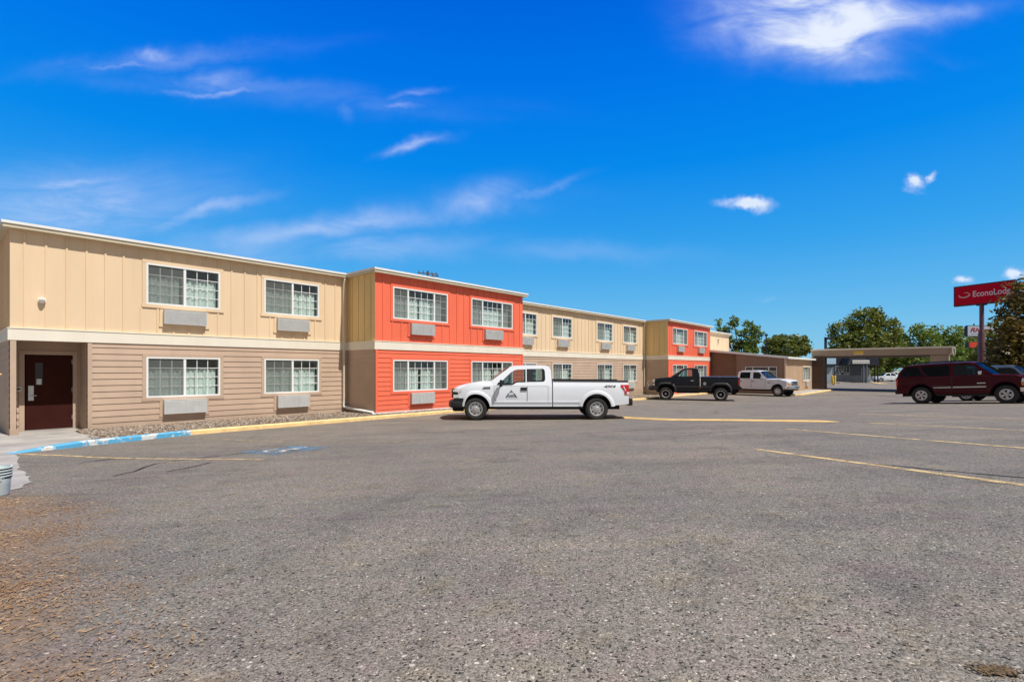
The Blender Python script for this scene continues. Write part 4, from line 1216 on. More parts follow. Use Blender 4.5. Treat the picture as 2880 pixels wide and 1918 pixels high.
def doors(c, polys, paint, handle_at=None, handle_mat=None, hl=.2, hh=.07, gap=.010):
    for poly in polys:
        cx = sum(p[0] for p in poly)/len(poly); cz = sum(p[1] for p in poly)/len(poly)
        big = []
        for p in poly:
            big.append((p[0]+(gap if p[0] > cx else -gap), p[1]+(gap if p[1] > cz else -gap)))
        for sd in (1, -1):
            d = c.patch('door', poly, paint, off=.006, sides=(sd,))
            c.patch('door_gap', big, M['seam'], off=.0025, sides=(sd,), parent=d)
            if handle_at:
                best = [h for h in handle_at if min(p[0] for p in poly) < h[0] < max(p[0] for p in poly)]
                for h in best:
                    hp = [(h[0]-hl/2, h[1]-hh/2), (h[0]+hl/2, h[1]-hh/2), (h[0]+hl/2, h[1]+hh/2), (h[0]-hl/2, h[1]+hh/2)]
                    c.patch('handle', hp, handle_mat, off=.008, sides=(sd,), parent=d, thick=.025)

STEEL8 = dict(n=8, r0=.60, w0=.34, w1=.20, dish=.55, hub=.34, bulge=.15, hubm=0, ring=1)
LIP = dict(n=8, r0=.30, w0=.22, w1=.20, dish=.35, hub=.24, spoke=1, hubm=0, ring=0)
CAP = dict(n=10, r0=.62, w0=.34, w1=.22, dish=.5, hub=.45, bulge=.2, hubm=2, ring=1)
ALLOY5 = dict(n=5, r0=.26, w0=.30, w1=.50, dish=.72, hub=.26, bulge=.05, ring=1)

# --- white extended-cab pickup
def white_pickup():
    c = Car('pickup_truck', 'white extended-cab pickup with a triangle emblem on its door, parked by the coral bay', 'pickup truck', 1.0, belt=1.17, tumble=.30, bulge=.07, nose=.10, xf=2.25, xr=-2.9)
    P = M['paintwhite']; FW, RW, wz = 2.079, -2.079, .385
    prof = [(-.545, .47, 'b'), (1.55, .47, 'b')]
    prof = [(-.545, 1.165, 's'), (-.545, .47, 's'), (1.56, .47, 's')] + arc(FW, .40, .505, .47)[::-1] + [(2.68, .56, 's'), (2.80, .60, 's'), (2.90, .80, 's'), (2.93, 1.00, 's'), (2.88, 1.10, 'r'), (2.76, 1.165, 'r'), (2.387, 1.255, 'r'), (1.9, 1.325, 'r'), (1.52, 1.345, 'r'), (1.46, 1.17, 's')]
    c.extrude('body', prof, [P, M['under']], bev=.075)
    # bed: two sides, floor, head board
    bedp = [(-3.17, 1.325), (-.575, 1.345), (-.575, .47)] + [(p[0], p[1]) for p in arc(RW, .41, .50, .47)] + [(-2.62, .50), (-3.17, .56)]
    for sd in (1, -1):
        b = c.patch('bed_side', bedp, P, off=-.06, sides=(sd,), thick=.06)
    m = MB(); m.box(-3.15, -.60, -.92, .92, .78, .82); m.box(-.64, -.58, -.93, .93, .5, 1.33); m.build('bed_floor', M['under'], c.o)
    c.box('tailgate', -3.20, -3.13, -.80, .80, .60, 1.32, P, bev=.02)
    for sd in (1, -1):
        c.patch('bed_rail_cap', [(-3.18, 1.315), (-.60, 1.335), (-.60, 1.385), (-3.14, 1.365)], M['black'], off=-.055, sides=(sd,), thick=.075)
    # fender bulges
    for cx, zl in ((FW, .47), (RW, .47)):
        c.lathe_flare(cx, .40 if cx > 0 else .41, .50, .13, P, zl, name='fender_flare', lip=.028)
    # lower sill crease and black underbody
    c.patch('sill_crease', [(-.54, .60), (1.50, .60), (1.50, .655), (-.54, .655)], P, off=.002, thick=.012)
    c.patch('bed_crease', [(-1.52, .60), (-.58, .60), (-.58, .655), (-1.52, .655)], P, off=.002, thick=.012)
    m = MB(); m.box(-2.9, 2.5, -.75, .75, .36, .5); m.box(-2.2, -1.96, -.8, .8, .3, .5); m.box(1.96, 2.2, -.8, .8, .3, .5); m.box(-1.6, 1.6, .70, .92, .40, .47); m.box(-1.6, 1.6, -.92, -.70, .40, .47)
    m.build('chassis', M['under'], c.o)
    outline = [(1.44, 1.165), (1.54, 1.340), (1.25, 1.565), (.93, 1.80), (.80, 1.845), (.345, 1.868), (-.36, 1.855), (-.47, 1.81), (-.515, 1.70), (-.545, 1.165)]
    h1 = [(1.24, 1.19), (.84, 1.198), (.76, 1.235), (.68, 1.288), (.60, 1.297), (.36, 1.30), (.36, 1.742), (.62, 1.742), (.74, 1.715), (.86, 1.645), (1.08, 1.44), (1.20, 1.30)]
    h2 = [(.325, 1.305), (-.25, 1.318), (-.29, 1.34), (-.315, 1.40), (-.305, 1.68), (-.285, 1.735), (-.24, 1.765), (.325, 1.755)]
    cabin(c, outline, [h1, h2], 'carglass', (1.54, 1.335), (.93, 1.80), (-.46, 1.80), (-.53, 1.20), P, crown=.035, bow=.14,
          roof=[(.93, 1.80), (.80, 1.845), (.345, 1.868), (-.36, 1.855), (-.47, 1.81)], rearbow=.0)
    c.patch('pillar_trim', [(.325, 1.31), (.10, 1.313), (.10, 1.75), (.325, 1.75)], M['black'], off=-.010)
    m = MB(); m.box(-.53, 1.44, -.9, .9, 1.12, 1.168); m.build('cabin_floor', M['interior'], c.o)
    m = MB(); m.box(1.12, 1.48, -.88, .88, 1.15, 1.31); m.build('dashboard', M['interior'], c.o)
    seats(c, [.22], 1.1, 1.45, wheel_x=.95, wheel_z=1.27)
    doors(c, [[(.325, .62), (1.32, .62), (1.44, .75), (1.44, 1.16), (.325, 1.16)], [(-.40, .62), (.295, .62), (.295, 1.16), (-.40, 1.16)]], P, [(.425, 1.075)], M['black'], hl=.215, hh=.105)
    wells(c, [(2.079, .42, .52, 1.05), (-2.079, .42, .52, 1.0)])
    mirror(c, 1.20, 1.27, M['black'], w=.17, h=.24, out=.26)
    c.patch('mirror_triangle', [(1.36, 1.20), (1.24, 1.20), (1.22, 1.32), (1.30, 1.30)], M['black'], off=.002)
    # front: grille, lamps, bumper
    c.box('grille', 2.86, 2.965, -.60, .60, .74, 1.06, M['black'], bev=.03)
    for z in (.83, .97): c.box('grille_bar', 2.95, 2.99, -.58, .58, z-.025, z+.025, M['cladding'])
    for sd in (1, -1):
        h = c.patch('headlight', [(2.97, .76), (2.99, 1.03), (2.92, 1.07), (2.66, 1.065), (2.70, .98), (2.78, .95), (2.78, .78)], M['lamp'], off=.004, sides=(sd,), thick=.012)
        c.patch('lamp_housing', [(2.99, .88), (2.99, .98), (2.82, .96), (2.82, .88)], M['black'], off=.018, sides=(sd,), parent=h)
        c.patch('front_valance', [(2.58, .62), (2.94, .62), (2.97, .755), (2.60, .755)], M['black'], off=.003, sides=(sd,), thick=.01)
    c.box('front_bumper', 2.55, 3.08, -.99, .99, .42, .655, M['black'], bev=.05)
    c.box('front_air_dam', 2.55, 2.95, -.90, .90, .30, .44, M['under'], bev=.03)
    c.box('rear_bumper', -3.34, -3.14, -.96, .96, .50, .74, M['black'], bev=.03)
    for sd in (1, -1):
        t = c.patch('tail_light', [(-3.175, .87), (-3.03, .88), (-3.02, 1.01), (-2.90, 1.16), (-2.90, 1.215), (-3.175, 1.215)], M['redlens'], off=.003, sides=(sd,), thick=.012)
        c.patch('reverse_lamp', [(-3.175, .885), (-3.10, .89), (-3.10, .97), (-3.175, .97)], M['lamp'], off=.017, sides=(sd,), parent=t)
        c.patch('lens_stripe', [(-3.08, 1.01), (-3.05, 1.01), (-2.98, 1.17), (-3.01, 1.17)], M['lamp'], off=.017, sides=(sd,), parent=t)
        # fender vent badge
        g = c.patch('fender_badge', [(1.845, 1.075), (1.57, 1.085), (1.58, 1.145), (1.80, 1.138)], M['cladding'], off=.004, sides=(sd,), thick=.008)
        ux = (-sd, 0, 0)
        x0 = 1.79 if sd > 0 else 1.60
        text_part('F-150', g, M['silver'], .055, (x0, sd*(c.ys(1.7, 1.1)+.014), 1.093), ux, (0, 0, 1), stretch=1.25)
        x0 = -2.31 if sd > 0 else -2.80
        text_part('4X4', c.o, M['cladding'], .125, (x0, sd*(c.ys(-2.5, 1.15)+.004), 1.115), ux, (0, 0, 1), name='decal_lettering', shear=.25, stretch=1.85, bold=.004)
    # door emblem: a small triangle over a broken triangle of dark letter shapes
    for sd in (1, -1):
        def tri(name, polys, mat, parent=None):
            m = MB()
            for pl in polys:
                m.face([(x, sd*(c.ys(x, z)+.011), z) for x, z in pl])
            return m.build(name, mat, parent or c.o)
        k = lambda u, v: (.852-sd*u*.205, .785+v*.262)
        e = tri('door_emblem', [[k(-.36, .62), k(.36, .62), k(0, 1.0)]], M['logo2'])
        tri('emblem_letters', [[k(-1, 0), k(-.72, 0), k(-.40, .46), k(-.27, .55), k(-.5, .55)], [k(1, 0), k(.72, 0), k(.40, .46), k(.27, .55), k(.5, .55)],
                               [k(-.60, 0), k(-.46, 0), k(-.36, .30), k(-.42, .36)], [k(-.34, .0), k(-.12, 0), k(-.12, .34), k(-.30, .34)], [k(-.02, 0), k(.10, 0), k(.16, .12), k(.10, .36), k(-.02, .36)],
                               [k(.20, 0), k(.38, 0), k(.38, .10), k(.20, .10)], [k(.16, .20), k(.40, .16), k(.40, .34), k(.20, .36)], [k(.46, .02), k(.60, 0), k(.48, .28)]], M['logo'], e)
        m = MB(); rng = random.Random(4)
        x = 1.03
        while x > .62:
            w = rng.uniform(.012, .03); m.face([(x, sd*(c.ys(x, .75)+.011), .742), (x-w, sd*(c.ys(x, .75)+.011), .742), (x-w, sd*(c.ys(x, .75)+.011), .752), (x, sd*(c.ys(x, .75)+.011), .752)]); x -= w+.008
        m.build('fine_print', M['logo2'], e)
    c.wheel((FW, RW), wz, .385, .26, .985, STEEL8, .235, [M['silver'], M['under'], M['silver']])
    c.place(.83, 18.53, math.pi)
    c.o.rotation_euler = (0, 0, math.pi)
    c.o.location.z = gz(.83, 17.6)+.0
    return c
white_pickup()

# --- black lifted pickup
def black_pickup():
    c = Car('pickup_truck', 'black lifted single-cab pickup with flared fenders and a round grey sticker on the bed', 'pickup truck', .97, belt=1.50, tumble=.30, bulge=.05, nose=.08, xf=2.0, xr=-2.5)
    P = M['paintblack']; FW, RW, wz = 1.67, -1.67, .42
    prof = [(-.43, 1.495, 's'), (-.43, .60, 's'), (1.05, .60, 's')] + arc(FW, .50, .58, .60)[::-1] + [(2.33, .74, 's'), (2.48, .82, 's'), (2.54, 1.05, 's'), (2.53, 1.33, 's'), (2.47, 1.385, 'r'), (1.95, 1.455, 'r'), (1.33, 1.515, 'r'), (1.26, 1.495, 's')]
    c.extrude('body', prof, [P, M['under']], bev=.05)
    bedp = [(-2.77, 1.49), (-.465, 1.50), (-.465, .62)] + [(p[0], p[1]) for p in arc(RW, .50, .58, .62)] + [(-2.30, .72), (-2.77, .80)]
    for sd in (1, -1): c.patch('bed_side', bedp, P, off=-.06, sides=(sd,), thick=.06)
    m = MB(); m.box(-2.75, -.48, -.9, .9, .98, 1.02); m.box(-.53, -.47, -.9, .9, .7, 1.48); m.build('bed_floor', M['under'], c.o)
    c.box('tailgate', -2.80, -2.74, -.80, .80, .82, 1.48, P, bev=.02)
    m = MB()
    for y in (-.86, .86): m.tube([(-2.7, y, 1.53), (-.5, y, 1.54)], .022, 8)
    for x in (-2.68, -1.6, -.52):
        for y in (-.86, .86): m.tube([(x, y, 1.47), (x, y, 1.54)], .02, 6)
    m.build('bed_rail', M['chrome'], c.o, angle=40)
    for cx in (FW, RW): c.lathe_flare(cx, .50, .575, .10, M['flare'], .62, name='fender_flare', square=.75, lip=.075)
    m = MB(); m.box(-2.6, 2.3, -.5, .5, .50, .72); m.box(RW-.1, RW+.1, -.8, .8, .34, .5); m.box(FW-.1, FW+.1, -.8, .8, .34, .5); m.box(-.4, 1.0, .6, .8, .48, .6); m.box(-.4, 1.0, -.8, -.6, .48, .6)
    m.build('chassis', M['under'], c.o)
    outline = [(1.24, 1.495), (1.31, 1.515), (.93, 1.80), (.55, 2.045), (.42, 2.075), (.05, 2.085), (-.20, 2.075), (-.30, 2.03), (-.43, 1.495)]
    h1 = [(1.0, 1.545), (.06, 1.555), (.03, 1.60), (.05, 1.97), (.09, 1.995), (.44, 1.995), (.54, 1.96), (.80, 1.76)]
    cabin(c, outline, [h1], 'carglass', (1.31, 1.512), (.55, 2.045), (-.29, 2.03), (-.42, 1.53), P, crown=.04, bow=.12, roof=[(.55, 2.045), (.42, 2.075), (.05, 2.085), (-.20, 2.075), (-.30, 2.03)], rearbow=0)
    m = MB(); m.box(-.42, 1.24, -.88, .88, 1.45, 1.498); m.box(.95, 1.25, -.85, .85, 1.49, 1.53); m.build('cabin_floor', M['interior'], c.o)
    seats(c, [-.12], 1.4, 1.72, wheel_x=.75, wheel_z=1.55)
    doors(c, [[(-.10, .74), (1.02, .74), (1.16, .95), (1.16, 1.485), (-.10, 1.485)]], P, [(.04, 1.285)], M['chrome'], hl=.18, hh=.045)
    wells(c, [(1.67, .6, .6, 1.25), (-1.67, .6, .6, 1.25)])
    mirror(c, .98, 1.62, M['black'], w=.16, h=.16, out=.22)
    c.patch('side_stripe', [(-.42, .895), (1.02, .895), (1.02, .925), (-.42, .925)], M['cladding'], off=.010, thick=.008)
    c.patch('bed_stripe', [(-1.02, .895), (-.47, .895), (-.47, .925), (-1.02, .925)], M['cladding'], off=.004, thick=.008)
    for sd in (1,):
        c.patch('round_sticker', [(-.72+.095*math.cos(2*math.pi*k/18), 1.10+.105*math.sin(2*math.pi*k/18)) for k in range(18)], simple('grey_sticker', (.32, .33, .36), .6, .2, 20.), off=.004, sides=(sd,))
    c.box('grille', 2.49, 2.575, -.62, .62, .90, 1.33, M['black'], bev=.02)
    for z in (1.0, 1.12, 1.24): c.box('grille_bar', 2.56, 2.60, -.6, .6, z-.012, z+.012, M['cladding'], bev=0)
    for sd in (1, -1):
        y0, y1 = (.62, .93)
        c.box('headlight', 2.40, 2.585, sd*y0 if sd > 0 else -y1, y1 if sd > 0 else -y0, 1.14, 1.34, M['lamp'], bev=.03)
        c.box('turn_signal', 2.38, 2.575, sd*y0 if sd > 0 else -y1, y1 if sd > 0 else -y0, .94, 1.10, M['lamp'], bev=.03)
    c.box('front_bumper', 2.18, 2.86, -.98, .98, .64, .88, M['black'], bev=.05)
    m = MB()
    for y in (-.5, .5): m.tube([(2.78, y, .86), (2.88, y, 1.10), (2.82, y, 1.25)], .028, 8)
    m.tube([(2.85, -.5, 1.2), (2.85, .5, 1.2)], .028, 8); m.box(2.72, 2.90, -.28, .28, .86, 1.02)
    m.build('brush_guard', M['steel'], c.o, angle=40)
    c.box('rear_bumper', -2.93, -2.80, -.92, .92, .72, .90, M['black'], bev=.03)
    for sd in (1, -1): c.patch('tail_light', [(-2.772, 1.0), (-2.70, 1.0), (-2.70, 1.38), (-2.772, 1.38)], M['redlens'], off=.003, sides=(sd,), thick=.01)
    c.wheel((FW, RW), wz, .42, .30, 1.03, LIP, .245, [M['silver'], M['under'], M['chrome']])
    f, b = Vector((10.10, 33.6)), Vector((13.22, 32.45)); d = (f-b).normalized(); mid = (f+b)/2
    right = Vector((d.y, -d.x))      # the side away from the viewer
    cpos = mid+right*.93
    if right.dot(Vector((0, 1))) < 0: cpos = mid-right*.93
    c.place(cpos.x, cpos.y, math.atan2(d.y, d.x), tilt=False)
black_pickup()

# --- older white crew-cab pickup, seen from its front right
def crew_pickup():
    c = Car('pickup_truck', 'older white crew-cab pickup with a chrome bumper facing out beside the brown office', 'pickup truck', .99, belt=1.26, tumble=.24, bulge=.05, nose=.05, xf=2.3, xr=-3.2)
    P = M['paintwhite2']; FW, RW, wz = 2.10, -2.14, .39
    prof = [(-.98, 1.255, 's'), (-.98, .52, 's'), (1.58, .52, 's')] + arc(FW, .43, .52, .52)[::-1] + [(2.68, .62, 's'), (2.84, .70, 's'), (2.90, .74, 's'), (2.92, 1.12, 's'), (2.86, 1.20, 'r'), (2.2, 1.29, 'r'), (1.32, 1.325, 'r'), (1.26, 1.255, 's')]
    c.extrude('body', prof, [P, M['under']], bev=.05)
    bedp = [(-3.35, 1.32), (-1.02, 1.32), (-1.02, .55)] + [(p[0], p[1]) for p in arc(RW, .43, .52, .55)] + [(-2.7, .6), (-3.35, .66)]
    for sd in (1, -1): c.patch('bed_side', bedp, P, off=-.06, sides=(sd,), thick=.06)
    m = MB(); m.box(-3.3, -1.03, -.92, .92, .8, .84); m.box(-1.08, -1.02, -.92, .92, .6, 1.3); m.build('bed_floor', M['under'], c.o)
    c.box('tailgate', -3.38, -3.31, -.82, .82, .68, 1.31, P, bev=.02)
    m = MB(); m.box(-3.1, 2.5, -.7, .7, .40, .6); m.box(RW-.1, RW+.1, -.8, .8, .3, .5); m.box(FW-.1, FW+.1, -.8, .8, .3, .5); m.build('chassis', M['under'], c.o)
    outline = [(1.24, 1.255), (1.34, 1.325), (1.05, 1.56), (.78, 1.84), (.66, 1.89), (.2, 1.905), (-.75, 1.89), (-.90, 1.84), (-.98, 1.255)]
    h1 = [(1.06, 1.315), (.26, 1.32), (.26, 1.79), (.66, 1.79), (.74, 1.75)]
    h2 = [(.04, 1.32), (-.72, 1.325), (-.76, 1.36), (-.74, 1.77), (-.71, 1.795), (.04, 1.795)]
    cabin(c, outline, [h1, h2], 'darkglass', (1.34, 1.32), (.78, 1.84), (-.88, 1.84), (-.97, 1.30), P, crown=.045, bow=.10, frontglass='carglass', sideglass=['darkglass', 'tinted'],
          roof=[(.78, 1.84), (.66, 1.89), (.2, 1.905), (-.75, 1.89), (-.90, 1.84)], rearbow=0)
    m = MB(); m.box(-.97, 1.24, -.9, .9, 1.2, 1.258); m.box(1.0, 1.28, -.86, .86, 1.25, 1.34); m.build('cabin_floor', M['interior'], c.o)
    seats(c, [.3, -.6], 1.2, 1.5, wheel_x=.85, wheel_z=1.3)
    doors(c, [[(.17, .66), (1.18, .66), (1.22, .8), (1.22, 1.245), (.17, 1.245)], [(-.80, .66), (.13, .66), (.13, 1.245), (-.80, 1.245)]], P, [(.28, 1.10), (-.68, 1.10)], M['black'], hl=.15, hh=.04)
    wells(c, [(2.1, .45, .54, 1.1), (-2.14, .45, .54, 1.0)])
    mirror(c, 1.02, 1.42, M['chrome'], w=.17, h=.17, out=.28)
    c.box('grille', 2.84, 2.945, -.55, .55, .82, 1.14, M['chrome'], bev=.02)
    for z in (.88, .98, 1.08): c.box('grille_slot', 2.935, 2.955, -.52, .52, z-.03, z+.03, M['black'], bev=.005)
    for sd in (1, -1):
        a, b = (.58, .90) if sd > 0 else (-.90, -.58)
        c.box('headlight', 2.80, 2.945, a, b, .95, 1.14, M['lamp'], bev=.02)
        c.box('turn_signal', 2.80, 2.94, a, b, .84, .93, M['amber'], bev=.02)
        c.patch('fender_badge', [(1.55, 1.0), (1.36, 1.0), (1.36, 1.04), (1.62, 1.04)], M['black'], off=.003, sides=(sd,), thick=.008)
    c.box('front_bumper', 2.74, 3.05, -.98, .98, .56, .78, M['chrome'], bev=.04)
    c.box('front_valance', 2.7, 2.96, -.9, .9, .46, .57, M['black'], bev=.02)
    c.box('rear_bumper', -3.52, -3.38, -.95, .95, .58, .78, M['chrome'], bev=.03)
    c.lathe_flare(FW, .43, .515, .06, P, .54, lip=.02); c.lathe_flare(RW, .43, .515, .06, P, .54, lip=.02)
    m = MB(); m.tube([(1.25, -.8, 1.3), (1.1, -.8, 2.05)], .006, 5); m.build('antenna', M['steel'], c.o)
    c.wheel((FW, RW), wz, .39, .24, .97, CAP, .225, [M['silver'], M['under'], M['chrome']])
    h = R(-50); d = Vector((math.cos(h), math.sin(h))); left = Vector((-d.y, d.x))
    fw = Vector((19.80, 38.07)); pos = fw-d*FW+left*.85
    c.place(pos.x, pos.y, h, tilt=False)
crew_pickup()

# --- maroon sport utility vehicle
def maroon_suv():
    c = Car('suv', 'dark maroon four-door utility vehicle with a roof rack, parked on the right', 'car', .985, belt=1.21, tumble=.27, bulge=.06, nose=.06, xf=1.75, xr=-2.1)
    P = M['paintmaroon']; FW, RW, wz = 1.473, -1.473, .39
    prof = [(-2.42, 1.205, 's'), (-2.45, .62, 's'), (-2.36, .50, 's'), (-1.98, .47, 's')] + arc(RW, .42, .50, .47)[::-1][0:] + [(-.9, .44, 's'), (.9, .44, 's')] + arc(FW, .42, .50, .47)[::-1] + [(2.05, .56, 's'), (2.2, .62, 's'), (2.30, .68, 's'), (2.33, 1.02, 's'), (2.28, 1.10, 'r'), (1.8, 1.20, 'r'), (1.08, 1.26, 'r'), (1.02, 1.205, 's')]
    c.extrude('body', prof, [P, M['under']], bev=.06)
    m = MB(); m.box(-2.3, 2.1, -.7, .7, .34, .5); m.box(RW-.1, RW+.1, -.8, .8, .28, .45); m.box(FW-.1, FW+.1, -.8, .8, .28, .45); m.build('chassis', M['under'], c.o)
    outline = [(1.0, 1.205), (1.09, 1.26), (.80, 1.51), (.47, 1.785), (.32, 1.825), (-.5, 1.85), (-1.5, 1.84), (-2.0, 1.80), (-2.14, 1.74), (-2.33, 1.50), (-2.42, 1.205)]
    h1 = [(.80, 1.27), (-.24, 1.27), (-.24, 1.745), (.30, 1.745), (.40, 1.71)]
    h2 = [(-.37, 1.27), (-1.16, 1.27), (-1.28, 1.36), (-1.40, 1.55), (-1.44, 1.735), (-.37, 1.745)]
    h3 = [(-1.32, 1.28), (-2.24, 1.29), (-2.26, 1.33), (-2.15, 1.55), (-2.03, 1.70), (-1.96, 1.735), (-1.56, 1.735), (-1.50, 1.56), (-1.40, 1.38)]
    cabin(c, outline, [h1, h2, h3], 'tinted', (1.09, 1.255), (.47, 1.785), (-2.12, 1.74), (-2.40, 1.25), P, crown=.04, bow=.14, frontglass='darkglass', sideglass=['darkglass', 'tinted', 'tinted'],
          roof=[(.47, 1.785), (.32, 1.825), (-.5, 1.85), (-1.5, 1.84), (-2.0, 1.80), (-2.14, 1.74)], rearbow=.06)
    m = MB(); m.box(-2.38, 1.0, -.9, .9, 1.15, 1.208); m.box(.72, 1.04, -.86, .86, 1.2, 1.28); m.build('cabin_floor', M['interior'], c.o)
    seats(c, [-.35, -1.2], 1.15, 1.46, wheel_x=.55, wheel_z=1.26)
    doors(c, [[(-.29, .60), (.86, .60), (.98, .75), (.98, 1.195), (-.29, 1.195)], [(-1.02, .72), (-.90, .60), (-.33, .60), (-.33, 1.195), (-1.28, 1.195), (-1.20, .95)]], P, [(-.15, 1.06), (-1.12, 1.06)], P, hl=.16, hh=.08)
    wells(c, [(1.473, .45, .5, 1.0), (-1.473, .45, .5, 1.0)])
    mirror(c, .72, 1.34, M['chrome'], w=.18, h=.17, out=.24, d=.12)
    c.patch('side_moulding', [(-.28, .70), (.86, .70), (.86, .80), (-.28, .80)], M['cladding'], off=.008, thick=.015)
    c.patch('rear_side_moulding', [(-1.0, .70), (-.34, .70), (-.34, .80), (-1.0, .80)], M['cladding'], off=.008, thick=.015)
    c.patch('chrome_strip', [(-.28, .715), (.86, .715), (.86, .745), (-.28, .745)], M['chrome'], off=.024, thick=.004)
    c.patch('rear_chrome_strip', [(-.98, .715), (-.34, .715), (-.34, .745), (-.98, .745)], M['chrome'], off=.024, thick=.004)
    c.patch('door_badge', [(.56, .88), (.84, .88), (.84, .91), (.56, .91)], M['chrome'], off=.008, thick=.006)
    for sd in (1, -1):
        m = MB(); y = sd*.70
        m.tube([(.15, y, 1.86), (.02, y, 1.92), (-.8, y, 1.935), (-1.75, y, 1.91), (-1.9, y, 1.85)], .022, 8); m.build('roof_rail', M['black'], c.o, angle=40)
    m = MB()
    for x in (-.45, -1.45): m.tube([(x, -.7, 1.925), (x, .7, 1.925)], .018, 8)
    m.build('roof_bar', M['black'], c.o, angle=40)
    c.box('grille', 2.22, 2.365, -.58, .58, .72, 1.03, M['black'], bev=.02)
    c.box('grille_bar', 2.35, 2.39, -.58, .58, .86, .93, M['chrome'], bev=.01)
    for sd in (1, -1):
        a, b = (.60, .90) if sd > 0 else (-.90, -.60)
        c.box('headlight', 2.08, 2.385, a, b, .88, 1.05, M['lamp'], bev=.03)
        c.box('turn_signal', 2.08, 2.37, a, b, .74, .87, M['amber'], bev=.03)
        c.patch('headlight_side', [(2.05, .89), (2.30, .89), (2.30, 1.04), (2.10, 1.05)], M['lamp'], off=.004, sides=(sd,), thick=.008)
        c.patch('signal_side', [(2.07, .75), (2.30, .75), (2.30, .87), (2.05, .87)], M['amber'], off=.004, sides=(sd,), thick=.008)
        c.patch('tail_light', [(-2.455, .85), (-2.38, .85), (-2.36, 1.18), (-2.43, 1.18)], M['redlens'], off=.003, sides=(sd,), thick=.01)
        c.patch('bumper_side', [(2.0, .50), (2.36, .50), (2.36, .67), (2.0, .67)], M['chrome'], off=.006, sides=(sd,), thick=.012)
    c.box('front_bumper', 2.08, 2.47, -.97, .97, .49, .68, M['chrome'], bev=.04)
    c.box('front_valance', 2.02, 2.36, -.92, .92, .36, .50, M['cladding'], bev=.03)
    c.box('rear_bumper', -2.55, -2.36, -.95, .95, .46, .66, M['black'], bev=.04)
    c.box('running_board', -.9, .92, .86, .98, .36, .42, M['black'], bev=.015, curve=False, sides=True)
    c.lathe_flare(FW, .42, .50, .06, P, .50, lip=.022); c.lathe_flare(RW, .42, .50, .06, P, .50, lip=.022)
    c.wheel((FW, RW), wz, .39, .26, .975, ALLOY5, .225, [M['silver'], M['under'], M['silver']])
    a, b = Vector((18.36, 23.1)), Vector((19.93, 20.75)); d = (b-a).normalized(); left = Vector((-d.y, d.x)); mid = (a+b)/2
    pos = mid+left*.85
    c.place(pos.x+.16, pos.y, math.atan2(d.y, d.x)); c.o.scale = (.96, .96, .96)
maroon_suv()

